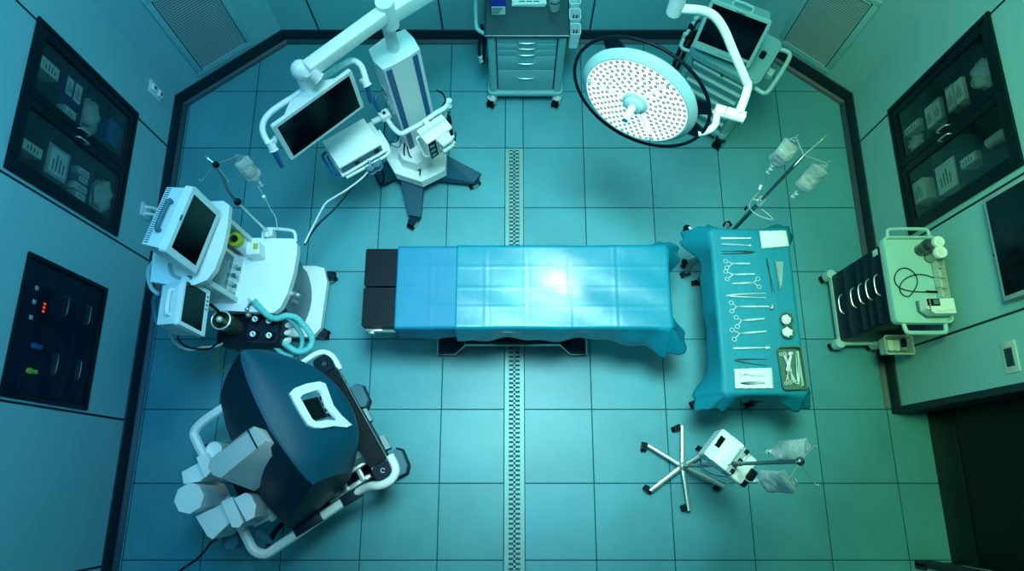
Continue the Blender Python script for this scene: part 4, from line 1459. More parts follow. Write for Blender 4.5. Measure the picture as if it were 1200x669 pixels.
# white platform and dark legs
g = G()
pp = [(453, 186), (463, 203), (494, 213), (522, 199), (523, 181), (505, 168), (477, 160), (460, 166)]
lo = [W(a, b, .20) for a, b in [(p[0] + 0, p[1] + 0) for p in pp]]
hi = [W(a, b, .30) for a, b in pp]
m_ = sum(hi, Vector()) / len(hi)
g.hexa([Vector((h.x, h.y, .205)) for h in hi], hi, .012, 3)
g.hexa([h + Vector((0, 0, .0)) for h in [m_ + (q - m_) * .62 for q in hi]], [m_ + (q - m_) * .52 + Vector((0, 0, .10)) for q in hi], .01)
g.out('platform', WHITE, t)


def sleg(pts, z0, z1, z2):
    """dark leg tapering to its castor; the first two points are at the hub, the last two at the tip"""
    a, b, c, d = pts
    g = G()
    lo = [Vector((W(*a, z1).x, W(*a, z1).y, z0)), Vector((W(*b, z1).x, W(*b, z1).y, z0)), Vector((W(*c, z2).x, W(*c, z2).y, z0)), Vector((W(*d, z2).x, W(*d, z2).y, z0))]
    g.hexa(lo, [W(*a, z1), W(*b, z1), W(*c, z2), W(*d, z2)], .012, 3)
    return g.out('leg', HOOD, t)


sleg([(466, 195), (497, 197), (493, 254), (479, 252)], .09, .20, .125)
sleg([(512, 176), (508, 205), (555, 214), (564, 203)], .09, .20, .125)
sleg([(470, 172), (466, 200), (445, 216), (440, 200)], .09, .20, .125)
sleg([(505, 150), (520, 172), (528, 150), (518, 140)], .09, .20, .125)
for px, py, yy in ((485, 262, 60), (557.5, 216, 30), (449, 211, 120), (524, 143, 10)):
    p = W(px, py, .045)
    caster(t, p.x, p.y + .015, .047, R(yy), HOODD, RUBBER, .10)
# wrap-around rail
g = G().tube([W(450, 134, .86), W(456, 143, .85), W(462, 151, .85), W(470, 156.5, .85), W(480, 152, .85), W(494, 144.5, .85), W(510, 133, .86), W(519, 128, .86), W(525, 122, .86), W(527, 117, .85)], .017, n=12, smooth=4)
g.out('equipment_rail', WHITE2, t)
p = W(451, 135, .88)
G().box(p, (.07, .06, .055), yw, .008).out('rail_clamp', WHITE, t)
G().box(p + Vector((0, 0, .03)), (.02, .02, .01), yw, .003).out('clamp_knob', BLACK, t)
G().cyl(W(525, 118, .88), W(525, 124, .84), .022, bev=.004).out('rail_end', WHITE2, t)
G().tube([W(524, 120, .86), W(521, 138, .7), W(518, 146, .62)], .013).out('rail_drop', WHITE2, t)
g = G().tube([W(436, 143, .86), W(452, 136, .86)], .02, n=12, smooth=0)
g.out('support_arm', WHITE2, t)
# hanging cables round the column
for k, (pts, r_, m, nm) in enumerate((
        ([(441, 112, 1.0), (439, 120, .98), (443, 128, .92), (449, 135, .88)], .012, BLUES, 'blue supply hose arched from the side of the equipment column'),
        ([(452, 140, .8), (450, 155, .6), (455, 165, .5), (464, 166, .5), (467, 160, .6), (460, 148, .8)], .0045, BLACK, 'black cable looping below the left rail clamp of the column'),
        ([(455, 140, .82), (453, 158, .6), (459, 170, .5), (468, 172, .5), (470, 164, .6)], .004, MIDG, 'grey cable looping beside the black one below the rail clamp'),
        ([(474, 168, .5), (474, 182, .40), (482, 190, .36), (492, 194, .33), (492, 205, .33)], .0055, BLACK, 'black cable trailing over the white platform of the column'),
        ([(477, 172, .5), (480, 182, .42), (487, 190, .36), (491, 200, .33)], .005, DARKG, 'dark second cable trailing over the column platform'),
        ([(512, 106, 1.0), (519, 110, .95), (522, 118, .9), (518, 126, .8), (526, 132, .7)], .006, BLACK, 'black cable bundle at the right rear edge of the equipment column'),
        ([(444, 190, .4), (430, 186, .6), (424, 176, .8)], .009, DARKG, 'dark thick cable between the boxed device and the column base'))):
    q = [W(*p_) for p_ in pts]
    tt = thing('cable', nm, 'cable', q[0])
    G().tube(q, r_, n=8).out('cord', m, tt)

# syringe pump on the rail
pt = thing('syringe_pump', 'white boxed pump with two syringes, hung on the front rail of the equipment column', 'pump', W(508, 158, .7))
q = [W(*p_, .95) for p_ in ((487, 153), (517, 133), (530, 149), (501, 168))]
ctr = sum(q, Vector()) / 4
ex = ((q[1] - q[0]) + (q[2] - q[3])).normalized()
yp = math.atan2(ex.y, ex.x)
lx, ly = (q[1] - q[0]).length / 2, (q[3] - q[0]).length / 2
Mq = local((ctr.x, ctr.y, 0), yp)
G(Mq).bb(-lx, lx, -ly, ly, .72, .95, .008).out('case', WHITE, pt)
G(Mq).bb(-lx * .9, lx * .9, ly * .1, ly * .3, .95, .955, .001).out('top_slot', CARTG, pt)
g = G(Mq)
g.bb(-lx * .93, -lx * .35, -ly - .004, -ly + .01, .73, .935, .003)
g.bb(lx * .72, lx * .97, -ly - .004, -ly + .01, .74, .93, .003)
g.out('control_fascia', BLACK, pt)
g = G(Mq)
for k in range(3):
    g.bb(-lx * .85, -lx * .5, -ly - .006, -ly, .75 + .06 * k, .78 + .06 * k, .002)
g.out('display', DISPL, pt)
for k, z in enumerate((.90, .82)):
    g = G(Mq)
    g.cyl((-lx * .2, -ly - .035, z), (lx * .62, -ly - .035, z), .026, n=16, bev=.004)
    g.cyl((lx * .62, -ly - .035, z), (lx * .82, -ly - .035, z), .009, n=10)
    g.bb(-lx * .3, lx * .65, -ly - .03, -ly, z - .03, z + .03, .008)
    g.out('syringe', PAPER, pt)
g = G(Mq).tube([(-lx - .002, ly * .4, .92), (-lx - .03, ly * .2, .93), (-lx - .03, -ly * .6, .80), (-lx - .004, -ly * .8, .76)], .007)
g.out('side_handle', WHITE2, pt)
G(Mq).box((0, ly + .03, .88), (.035, .075, .03), bev=.004).out('rail_hook', WHITE, pt)
for k in range(3):
    tt = thing('cable', 'thin dark lead hanging %s the syringe pump' % ('on the left of', 'on the right of', 'below')[k], 'cable', W(490, 170, .6))
    a = ((491, 158), (530, 152), (505, 168))[k]
    G().tube([W(*a, .85), W(a[0] - 1, a[1] + 10, .7), W(a[0] + 3, a[1] + 14, .6), W(a[0] + 4, a[1] + 3, .75)], .005).out('cord', BLACK, tt)

# boxed device with blue handles
pt = thing('boxed_device', 'flat white boxed device on a tray with blue side handles, left of the equipment column', 'device', W(412, 168, .85))
q = [W(*p_, .95) for p_ in ((375.6, 167), (424, 139), (448, 168), (399.5, 195.8))]
ctr = sum(q, Vector()) / 4
ex = ((q[1] - q[0]) + (q[2] - q[3])).normalized()
yp = math.atan2(ex.y, ex.x)
lx, ly = (q[1] - q[0]).length / 2, (q[3] - q[0]).length / 2
Mq = local((ctr.x, ctr.y, 0), yp)
G(Mq).bb(-lx, lx, -ly, ly, .868, .95, .004).out('case', WHITE, pt)
G(Mq).bb(-lx + .006, lx - .006, -ly - .003, -ly + .01, .874, .938, .002).out('rear_fascia', MIDG, pt)
G(Mq).bb(-lx * .35, -lx * .15, -ly - .006, -ly, .88, .92, .002).out('inlet', BLACK, pt)
G(Mq).cyl((lx * .72, -ly, .912), (lx * .72, -ly - .012, .912), .018, bev=.002).out('connector', BLACK, pt)
G(Mq).bb(-lx - .01, lx + .04, -ly - .015, ly + .005, .845, .862, .004).out('tray', WHITE2, pt)
G(Mq).tube([(-lx + .01, -ly - .03, .852), (lx * .3, -ly - .035, .852), (lx + .03, -ly - .02, .852), (lx + .05, ly * .3, .852)], .010, n=8).out('front_rail', WHITE2, pt)
g = G(Mq)
g.tube([(-lx, ly * .8, .85), (-lx - .045, ly * .75, .85), (-lx - .05, 0, .85), (-lx - .05, -ly * .9, .85), (-lx, -ly - .01, .85)], .009, smooth=2)
g.tube([(-lx - .02, ly * .6, .84), (-lx - .035, -ly * .8, .84)], .006)
g.out('blue_handle', BLUES, pt)['label'] = 'blue side handle'
for k in range(2):
    G(Mq).cyl((lx * (.15 + .3 * k), -ly - .045, .86), (lx * (.15 + .3 * k), -ly - .045, .80), .03, n=16, bev=.006).out('socket_housing', MIDG, pt)
for k, (pts, r_, m, nm) in enumerate((
        ([(431, 187, .93), (434, 195, .85), (426, 207, .8), (408, 221, .8), (392, 231, .8), (381, 239, .8), (370, 259, .8), (357, 285, .82)], .0065, PAPER, 'pale cable running from the boxed device down to the anaesthesia machine'),
        ([(440, 196, .8), (432, 204, .78), (416, 216, .78), (403, 232, .78), (391, 246, .78), (371, 265, .78), (357, 287, .80)], .0065, BLACK, 'dark cable running from the boxed device down to the anaesthesia machine'),
        ([(445, 195, .8), (450, 206, .7), (447, 217, .6), (440, 205, .7), (433, 192, .85)], .010, BLACK, 'thick black cable loop hanging below the boxed device'))):
    q = [W(*p_) for p_ in pts]
    tt = thing('cable', nm, 'cable', q[0])
    G().tube(q, r_, n=8).out('cord', m, tt)

# ------------------------------------------------------------------ ceiling arm carrying the flat monitor
t = thing('ceiling_arm', 'thick white jointed ceiling arm reaching over the equipment column to the flat monitor', 'ceiling arm', W(451, 10, 1.9))
g = G().tube([W(461.5, 56, 1.405), W(453, 26, 1.70)], .036, n=24, smooth=0)
g.out('down_pipe', WHITE2, t)


def beam(a, b, wdt, ht, name='arm_beam', m=WHITE, bev=.012):
    d = (b - a)
    M = Matrix.Translation((a + b) / 2) @ d.to_track_quat('X', 'Z').to_matrix().to_4x4()
    g = G(M).box((0, 0, 0), (d.length, wdt, ht), 0, bev, 3)
    return g.out(name, m, t)


H0 = W(453, 12, 1.84)
G().cyl(H0 - Vector((0, 0, .11)), H0 + Vector((0, 0, .065)), .05, n=28, bev=.008).out('hub', WHITE, t)
beam(W(449, 17, 1.84), W(360, 82, 1.86), .072, .085)
beam(W(458, 14, 1.80), W(560, -48, 1.80), .085, .11)
e = W(560, -48, 1.80)
G().cyl(e - Vector((0, 0, .05)), (e.x, e.y, ZT - .08), .045, n=24, bev=.006).out('ceiling_post', WHITE, t)
G().cyl((e.x, e.y, ZT - .08), (e.x, e.y, ZT - .001), .16, n=32, bev=.01).out('ceiling_plate', WHITE, t)
k0 = W(354, 85, 1.82)
G().ball(k0 + Vector((0, 0, .02)), .052, (1, 1, 1.15), 24).out('elbow', WHITE, t)
G().cyl(k0 + Vector((0, 0, .02)), W(361, 104, 1.68), .042, .036, 24, .006).out('elbow', WHITE, t)
G().cyl(W(364, 84, 1.86), W(373, 92, 1.82), .034, n=24, bev=.004).out('pivot_disc', WHITE2, t)
G().cyl(W(360, 100, 1.70), W(364.5, 110, 1.63), .026, n=20, bev=.004).out('drop_tube', WHITE2, t)

mt = thing('flat_monitor', 'wide flat monitor with black screen inside a white tubular handle, hung from the ceiling arm', 'monitor', (-1.067, 1.942, 1.4), R(43.4))
M = frame(Vector((-1.067, 1.942, 1.55)), R(43.4), R(85.9), -.057)
G(M).prism(rrect(-.265, .265, -.161, .161, .012), -.022, 0, .006).out('bezel', WHITE2, mt)
G(M).bb(-.240, .240, -.138, .138, -.001, .0015).out('screen', SCREEN, mt)
g = G(M)
g.hexa([(-.18, -.12, -.02), (.18, -.12, -.02), (.18, .155, -.02), (-.18, .155, -.02)], [(-.10, -.08, -.075), (.10, -.08, -.075), (.10, .15, -.075), (-.10, .15, -.075)], .01)
g.out('rear_casing', WHITE2, mt)
g = G()
zt = 1.66
hp = [(429.5, 95, 1.62), (427, 87, 1.64), (423, 77, 1.65), (414, 71, 1.66), (402, 75.5, 1.66), (384, 87, 1.66), (365, 99, 1.66), (343, 114, 1.66), (323, 127, 1.66), (311.5, 138, 1.66), (307.5, 150, 1.65), (311, 162, 1.64), (317, 171, 1.62)]
g.tube([W(*p_) for p_ in hp], .0165, n=14, smooth=4)
g.out('tubular_handle', WHITE, mt)
for a, b, c in (((426, 92, 1.63), (430.5, 100, 1.60), (424, 96, 1.60)), ((316, 166, 1.64), (321, 176, 1.60), (323, 161, 1.60))):
    G().cyl(W(*a), W(*b), .023, n=18, bev=.004).out('handle_clamp', WHITE, mt)
    g = G().cyl(W(*c), W((a[0] + b[0]) / 2, (a[1] + b[1]) / 2, 1.62), .015, n=14)
    g.out('clamp_stub', WHITE2, mt)
for a, b in (((430, 100, 1.60), (434.5, 119, 1.48)), ((321, 177, 1.60), (330.5, 195, 1.48))):
    G().tube([W(*a), W(*b)], [.016, .013], n=14, smooth=0).out('grip', BLUES, mt)['label'] = 'blue grip'
G().box(W(365, 113, 1.62), (.10, .05, .06), R(43), .008).out('mount_block', WHITE, mt)

# ------------------------------------------------------------------ anaesthesia machine
t = thing('anaesthesia_machine', 'large white anaesthesia machine on castors by the left wall, with worktop, shelf and control panel', 'anaesthesia machine', (-1.75, 1.25, 0))


def wp(pts, z):
    return [(W(a, b, z).x, W(a, b, z).y) for a, b in pts]


G().prism([(-2.02, 1.0), (-1.43, .985), (-1.375, 1.05), (-1.355, 1.40), (-1.385, 1.50), (-1.45, 1.515), (-2.02, 1.52)], .105, .17, .015, 3).out('base_plate', WHITE, t)
for x, y, a in ((-1.36, 1.46, 20), (-1.38, 1.03, -10), (-1.97, 1.04, 0), (-1.97, 1.48, 0)):
    caster(t, x, y, .055, R(a), DARKG, RUBBER, .12)
G().bb(-2.0, -1.50, 1.05, 1.475, .17, .80, .02).out('body', WHITE2, t)
# bowed front with three drawers
for k in range(3):
    z0, z1 = .175 + .205 * k, .37 + .205 * k
    n = 10
    ln0, ln1 = [], []
    for zz_, arr, ex in ((z0, ln0, .0), (z1, ln1, .012 * k)):
        for i in range(n + 1):
            s_ = i / n * 2 - 1
            arr.append(Vector((-1.455 + ex + .02 * k - .05 * s_ * s_, 1.262 + s_ * .205, zz_)))
        arr += [Vector((-1.54, 1.467, zz_)), Vector((-1.54, 1.057, zz_))]
    G().hexa(ln0, ln1, .008).out('drawer', MIDG, t)
G().prism([(-2.0, 1.02), (-1.475, .995), (-1.435, 1.03), (-1.40, 1.12), (-1.375, 1.25), (-1.365, 1.38), (-1.368, 1.445), (-1.40, 1.48), (-1.70, 1.485), (-2.0, 1.49)], .785, .85, .016, 3).out('worktop', WHITE, t)
g = G().tube([(-1.60, 1.49, .82), (-1.595, 1.535, .835), (-1.56, 1.55, .84), (-1.43, 1.54, .84), (-1.395, 1.52, .835), (-1.39, 1.47, .82)], .011, n=8)
g.out('push_rail', WHITE2, t)
# rear tower
G().bb(-1.98, -1.86, 1.06, 1.49, .85, 1.30, .01).out('tower', WHITE2, t)
G().bb(-1.90, -1.70, 1.055, 1.09, .85, 1.30, .005).out('tower_side', WHITE2, t)
G().hexa([(-1.92, 1.455, .85), (-1.655, 1.455, .85), (-1.655, 1.485, .85), (-1.92, 1.485, .85)], [(-1.92, 1.455, 1.30), (-1.66, 1.455, 1.30), (-1.66, 1.485, 1.30), (-1.92, 1.485, 1.30)], .004).out('tower_side', WHITE2, t)
G().prism([(-1.985, 1.05), (-1.9, 1.035), (-1.74, 1.03), (-1.675, 1.06), (-1.64, 1.12), (-1.61, 1.25), (-1.60, 1.38), (-1.605, 1.50), (-1.64, 1.525), (-1.88, 1.52), (-1.97, 1.40), (-1.995, 1.2)], 1.30, 1.345, .013, 3).out('top_shelf', WHITE, t)
# control panel with screen, facing the room
A, B = Vector((-1.725, 1.075, .86)), Vector((-1.69, 1.335, .86))
up = Vector((-.012, 0, .41))
M = Matrix.Translation((A + B) / 2 + up / 2)
xa_ = (B - A).normalized()
ya_ = up.normalized()
za_ = xa_.cross(ya_)
M = M @ Matrix((xa_, ya_, za_)).transposed().to_4x4()
G(M).bb(-.13, .13, -.205, .205, -.06, 0, .006).out('control_panel', WHITE2, t)
cp = t
G(M).bb(-.098, .105, -.075, .13, -.001, .003, .001).out('display', DISPL, t)
g = G(M)
for k in range(4):
    g.bb(-.085, .095, -.05 + .042 * k, -.047 + .042 * k, .003, .0036)
g.out('display_line', MIDG, t)
for i in range(3):
    for j in range(2):
        G(M).cyl((-.055 + .055 * i, -.105 - .045 * j, 0), (-.055 + .055 * i, -.105 - .045 * j, .016), .012, n=14, bev=.003).out('control_knob', MIDG if (i + j) % 2 else GREYP, t)
G(M).bb(-.125, -.09, -.185, -.10, 0, .012, .004).out('drawer_catch', GREYP, t)
# vaporizers in the bay
for k, (y, nm) in enumerate(((1.40, YELLOW),)):
    g = G().cyl((-1.675, y, .85), (-1.675, y, 1.03), .043, n=24, bev=.006)
    v = g.out('vaporizer', WHITE, t)
    G().cyl((-1.675, y, 1.03), (-1.675, y, 1.06), .045, n=24, bev=.005).out('vaporizer_dial', nm, v)
    G().cyl((-1.675, y, 1.06), (-1.675, y, 1.072), .020, n=18, bev=.004).out('dial_knob', DARKG, v)
G().box((-1.60, 1.375, .91), (.085, .085, .12), .1, .01).out('vaporizer_block', WHITE, t)
G().box((-1.58, 1.385, .975), (.025, .035, .014), .1, .004).out('yellow_fitting', YELLOW, t)['label'] = 'small yellow fitting'
# arm holding the absorber, black block, knobs
g = G()
g.prism(rrect(-1.86, -1.46, .815, 1.02, .04), .60, .72, .012, 3)
ab = g.out('absorber_block', BLACK, t)
g = G().prism(rrect(-1.67, -1.475, .83, .985, .03), .718, .728, .004)
g.out('absorber_cover', DARKG, ab)
for px, py in ((299, 374), (315.5, 376), (296.6, 391.5), (315.5, 393)):
    p = W(px, py, .76)
    G().cyl((p.x, p.y, .726), (p.x, p.y, .765), .030, .026, 20, .004).out('gauge', DARKG, ab)
    G().cyl((p.x, p.y, .765), (p.x, p.y, .768), .018, n=18).out('gauge_face', WHITE, ab)
    G().box((p.x + .003, p.y, .7695), (.006, .022, .002), R(30)).out('gauge_needle', DARKG, ab)
for k in range(3):
    G().cyl((-1.45, .86 + .05 * k, .66), (-1.42, .86 + .05 * k, .67), .018, n=14, bev=.003).out('hose_port', WHITE, ab)
jx, jy = -1.755, .93
G().lathe([(.056, .72), (.058, .73), (.058, .93), (.052, .935), (.052, .735), (0, .735)], (jx, jy, 0), 32).out('absorber_canister', SMOKE, t)
G().lathe([(0, .735), (.048, .735), (.048, .83), (0, .84)], (jx, jy, 0), 24).out('canister_granules', mat('olive_granules', (70, 84, 60), .8, bump=1, bscale=120), t)
G().torus((jx, jy, .935), .056, .005, n=32).out('canister_rim', STEEL, t)
G().cyl((jx, jy, .84), (jx, jy, .95), .012, n=12).out('canister_stem', STEEL, t)
G().ball((jx, jy, .955), .02).out('stem_knob', STEEL, t)
# front fittings on worktop side
g = G()
g.cyl((-1.405, 1.135, .79), (-1.37, 1.13, .79), .017, bev=.003)
g.cyl((-1.40, 1.10, .76), (-1.375, 1.09, .72), .012)
g.ball((-1.355, 1.125, .785), .017)
g.out('valve', CHROME, t)
g = G()
p0 = W(296, 352, .90)
g.cyl((p0.x, p0.y, .85), (p0.x, p0.y, .91), .018, bev=.004)
g.ball(W(290, 362, .86), .016)
g.ball(W(291, 369, .84), .018)
g.tube([W(296, 352, .90), W(291, 360, .87), W(291, 368, .85)], .009)
g.out('breathing_valve', CHROME, t)


def hose(pts, r, label, m=TEALH, ribs=True):
    q = [W(*p_) for p_ in pts]
    tt = thing('breathing_hose', label, 'hose', q[0], 0, 'pale teal breathing hoses')
    base_ = []
    # ribbed wall
    g0 = G()
    m_ = len(q)
    dense = []
    for i in range(m_ - 1):
        p0, p1, p2, p3 = q[max(i - 1, 0)], q[i], q[i + 1], q[min(i + 2, m_ - 1)]
        n_s = max(4, int((p2 - p1).length / .006))
        for k in range(n_s):
            s_ = k / n_s
            dense.append(.5 * ((2 * p1) + (p2 - p0) * s_ + (2 * p0 - 5 * p1 + 4 * p2 - p3) * s_ * s_ + (3 * p1 - p0 - 3 * p2 + p3) * s_ ** 3))
    dense.append(q[-1])
    g0.tube(dense, [r * (1 + (.10 if k % 2 else -.06)) for k in range(len(dense))], n=12, smooth=0)
    g0.out('corrugated_tube', m, tt)
    G().cyl(q[0], q[0] + (q[0] - q[1]).normalized() * .03, r * 1.1, n=14).out('cuff', WHITE, tt)


hose([(297, 352, .90), (306, 362, .88), (316, 371, .84), (325, 373, .82), (336, 370, .82), (348, 373, .80), (360, 386, .76), (366, 398, .72), (361, 409, .70), (349, 412, .68), (338, 406, .66), (329, 399, .66)], .019, 'corrugated hose arching widest from the worktop round to the black absorber block')
hose([(338, 372, .80), (347, 382, .72), (354, 395, .64), (352, 409, .60), (342, 417, .58), (331, 414, .60), (322, 406, .64)], .015, 'lower corrugated hose looping inside the wide one beside the absorber')

# left accessories: monitor casings on the shelf
M = frame(Vector((-1.676, 1.268, 1.55)), R(78), R(84), -.08)
mt = thing('anaesthesia_monitor', 'larger of two white-cased monitors on the anaesthesia machine, screen facing the table', 'monitor', (-1.74, 1.27, 1.346), R(78))
G(M).prism(rrect(-.19, .19, -.146, .146, .018), -.045, 0, .010, 3).out('bezel', WHITE, mt)
G(M).bb(-.153, .153, -.112, .118, -.001, .0015).out('screen', SCREEN, mt)
g = G(M)
g.hexa([(-.175, -.13, -.04), (.175, -.13, -.04), (.175, .135, -.04), (-.175, .135, -.04)], [(-.165, -.11, -.155), (.165, -.11, -.155), (.165, .13, -.155), (-.165, .13, -.155)], .012)
g.out('rear_casing', WHITE2, mt)
g = G(M)
for k in range(26):
    g.bb(-.155 + .0124 * k, -.149 + .0124 * k, .128, .1325, -.15, -.125)
g.out('vent_slots', MIDG, mt)
g = G(M).tube([(-.08, .134, -.09), (-.07, .160, -.09), (.07, .160, -.09), (.08, .134, -.09)], .013, n=10, smooth=3)
g.out('carry_handle', MIDG, mt)['label'] = 'blue-grey carrying handle'
G(M).bb(-.01, .02, .133, .147, -.001, .002).out('badge', MIDG, mt)
g = G(M)
g.bb(-.06, .06, -.20, -.13, -.13, -.06, .01)
g.out('stand_foot', WHITE2, mt)

M = frame(Vector((-1.742, .918, 1.30)), R(94), R(78), -.15)
mt = thing('anaesthesia_monitor', 'smaller white-cased monitor hung on the camera side of the anaesthesia machine', 'monitor', (-1.80, .92, 1.15), R(94))
G(M).prism(rrect(-.14, .14, -.108, .108, .012), -.03, 0, .007, 3).out('bezel', WHITE, mt)
G(M).bb(-.118, .114, -.072, .095, -.001, .0015).out('screen', SCREEN, mt)
g = G(M)
g.hexa([(-.13, -.10, -.03), (.13, -.10, -.03), (.13, .10, -.03), (-.13, .10, -.03)], [(-.115, -.085, -.15), (.115, -.085, -.15), (.115, .09, -.15), (-.115, .09, -.15)], .014)
g.out('rear_casing', WHITE2, mt)
g = G(M).tube([(-.07, .098, -.075), (-.06, .122, -.075), (.06, .122, -.075), (.07, .098, -.075)], .012, n=10, smooth=3)
g.out('carry_handle', WHITE, mt)
for k in range(4):
    G(M).cyl((.02 + .025 * k, -.09, 0), (.02 + .025 * k, -.09, .004), .006, n=10).out('button', MIDG, mt)
G(M).cyl((.135, .06, -.01), (.155, .06, -.01), .02, n=16, bev=.004).out('side_knob', MIDG, mt)
g = G(M)
g.bb(-.02, .02, -.14, -.08, -.12, -.08, .006)
g.tube([(0, -.13, -.1), (.12, -.14, -.13), (.2, -.12, -.14)], .016)
g.out('mounting_arm', WHITE2, mt)
g = G().tube([W(197, 346, 1.05), W(182, 348, 1.05), W(181, 362, 1.0), W(184, 378, .98), W(194, 380, 1.0)], .016, n=10)
g.out('side_rail', MIDG, t)
for k, (pts, r_, m, nm) in enumerate((
        ([(188, 299, 1.3), (176, 312, 1.2), (174, 325, 1.15), (178, 338, 1.1), (186, 345, 1.1)], .012, WHITE2, 'pale cable bending round the rear left of the anaesthesia machine'),
        ([(200, 300, 1.42), (199, 312, 1.38), (203, 322, 1.36), (212, 326, 1.36)], .010, GREYP, 'grey connector cable under the larger anaesthesia monitor'),
        ([(193, 296, 1.45), (205, 308, 1.38), (216, 315, 1.37), (226, 317, 1.37)], .007, WHITE2, 'white lead lying on the shelf under the larger monitor'),
        ([(201, 386, 1.15), (201, 396, 1.05), (210, 406, .95), (224, 410, .9), (237, 407, .88), (252, 406, .8), (262, 402, .7)], .007, WHITE2, 'pale cable drooping from the smaller monitor toward the absorber'),
        ([(210, 388, 1.15), (209, 398, 1.05), (219, 406, .95), (233, 409, .9), (247, 408, .85), (258, 398, .75)], .0055, BLACK, 'dark cable drooping beside the pale one below the smaller monitor'),
        ([(247, 357, 1.1), (253, 362, 1.0), (259, 368, .9)], .009, BLACK, 'short dark cable between the smaller monitor and the canister'),
        ([(262, 394, .62), (258, 408, .5), (254, 420, .4), (258, 432, .3), (268, 437, .2)], .006, GREENC, 'yellow-green earth cable dropping behind the robot console'),
        ([(266, 401, .62), (275, 408, .5), (282, 412, .4)], .006, BLACK, 'dark cable passing under the absorber toward the robot console'))):
    q = [W(*p_) for p_ in pts]
    tt = thing('cable', nm, 'cable', q[0])
    G().tube(q, r_, n=8).out('cord', m, tt)

# drip pole of the anaesthesia machine
t = thing('drip_pole', 'thin jointed drip pole clamped to the rear rail of the anaesthesia machine', 'drip stand', (-1.55, 1.50, .82))
p0, p1, p2 = W(316, 279, .84), W(278.5, 236.5, 1.25), W(253, 193, 1.68)
p0 = Vector((-1.55, 1.515, .83))
G().tube([p0, p1], .0095, n=10, smooth=0).out('pole', CHROME, t)
G().tube([p1, W(268, 225, 1.37), W(262, 210, 1.52), p2], .0075, n=10, smooth=3).out('inner_pole', DSTEEL, t)
G().ball(p1, .022).out('clamp_knob', BLACK, t)
G().ball(p2, .018).out('top_boss', BLACK, t)
G().prism(rrect(-1.575, -1.525, 1.49, 1.545, .01), .80, .87, .004).out('rail_clamp', WHITE, t)
G().ball(W(313, 275, .88), .02).out('clamp_knob', WHITE, t)
hk = []
for px, py, z in ((243, 185, 1.70), (236, 212, 1.60), (269, 214, 1.55), (278, 183, 1.66)):
    h = W(px, py, z)
    hk.append(h)
    G().tube([p2, p2.lerp(h, .5), h, h + Vector((0, 0, .02))], .0038, n=6, smooth=2).out('hook', CHROME, t)
drip_bag(hk[3], .25, .088, R(42), 'drip bag of clear fluid on the pole beside the anaesthesia machine', 4, grp='clear drip bags hanging from hooks')
tt = thing('infusion_line', 'thin clear infusion tube hanging by the pole of the anaesthesia machine', 'tube', W(310, 231, 1.2))
G().tube([W(303, 219, 1.32), W(310, 231, 1.2), W(316, 243, 1.1), W(323, 255, 1.0), W(325, 268, .95)], .0028, n=6).out('line', WHITE2, tt)
G().cyl(W(309, 230, 1.22), W(311.5, 234, 1.18), .011, .006, 10).out('clip', WHITE, tt)

# ------------------------------------------------------------------ surgical robot console, front left
YR = R(32)
RO = Vector((-1.35, .20, 0))
t = thing('robot_console', 'big blue-grey hooded surgical robot console with viewer window and white tubular frame, front left', 'robot console', RO, YR)
LR = local(RO, YR)


def RL(p):
    return LR @ Vector(p)


g = G(LR)
g.prism(rrect(-.40, .40, -.36, .34, .10), .03, .13, .015, 3)
g.out('base_chassis', DARKG, t)
for u, v in ((-.32, -.28), (-.32, .26), (.32, -.30), (.32, .28)):
    p = RL((u, v, 0))
    caster(t, p.x, p.y, .04, YR, DARKG, RUBBER, .08)
g = G(LR)
g.prism(rrect(-.24, .16, -.26, .28, .06), .13, .80, .02)
g.out('pedestal', HOODD, t)
# hood
lerp = lambda a, b, s_: a + (b - a) * s_


def curve(pts, n=17):
    P = [W(*p_) for p_ in pts]
    o = []
    m_ = len(P) - 1
    for k in range(n):
        s_ = k / (n - 1) * m_
        i = min(int(s_), m_ - 1)
        f = s_ - i
        p0, p1, p2, p3 = P[max(i - 1, 0)], P[i], P[i + 1], P[min(i + 2, m_)]
        o.append(.5 * ((2 * p1) + (p2 - p0) * f + (2 * p0 - 5 * p1 + 4 * p2 - p3) * f * f + (3 * p1 - p0 - 3 * p2 + p3) * f ** 3))
    return o


Rg = curve(((281, 413, 1.38), (293, 452, 1.39), (315, 499, 1.38), (343, 540, 1.36), (366, 568, 1.30)))
Bc = curve(((318, 411, 1.16), (366, 429, 1.10), (402, 462, 1.05), (419, 510, 1.01), (407, 553, 1.00)))
Lc_ = curve(((258, 468, .92), (266, 503, .90), (284, 545, .88), (306, 583, .86), (338, 620, .82)))
upv = Vector((0, 0, 1))
rowsA, rowsB = [], []
for k in range(17):
    s_ = k / 16
    cL, cR, cB = Lc_[k], Rg[k], Bc[k]
    back = []
    for j in range(7):
        f = j / 6
        p = cL.lerp(cR, f) + upv * .05 * math.sin(PI * f) * (1 - .3 * f)
        back.append(p)
    front = []
    for j in range(10):
        f = j / 9
        p = cR.lerp(cB, f) + upv * (.075 * math.sin(PI * f))
        front.append(p)
    cm = (cL + cB) / 2
    lowL = Vector((lerp(cL.x, cm.x, .10), lerp(cL.y, cm.y, .10), .55))
    lowB = Vector((lerp(cB.x, cm.x, .25), lerp(cB.y, cm.y, .25), .72))
    rowsA.append([lowL] + back)
    rowsB.append(front + [cB + Vector((0, 0, -.05)), lowB])
g = G()
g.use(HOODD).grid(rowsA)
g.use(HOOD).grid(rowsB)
g.use(HOODD)
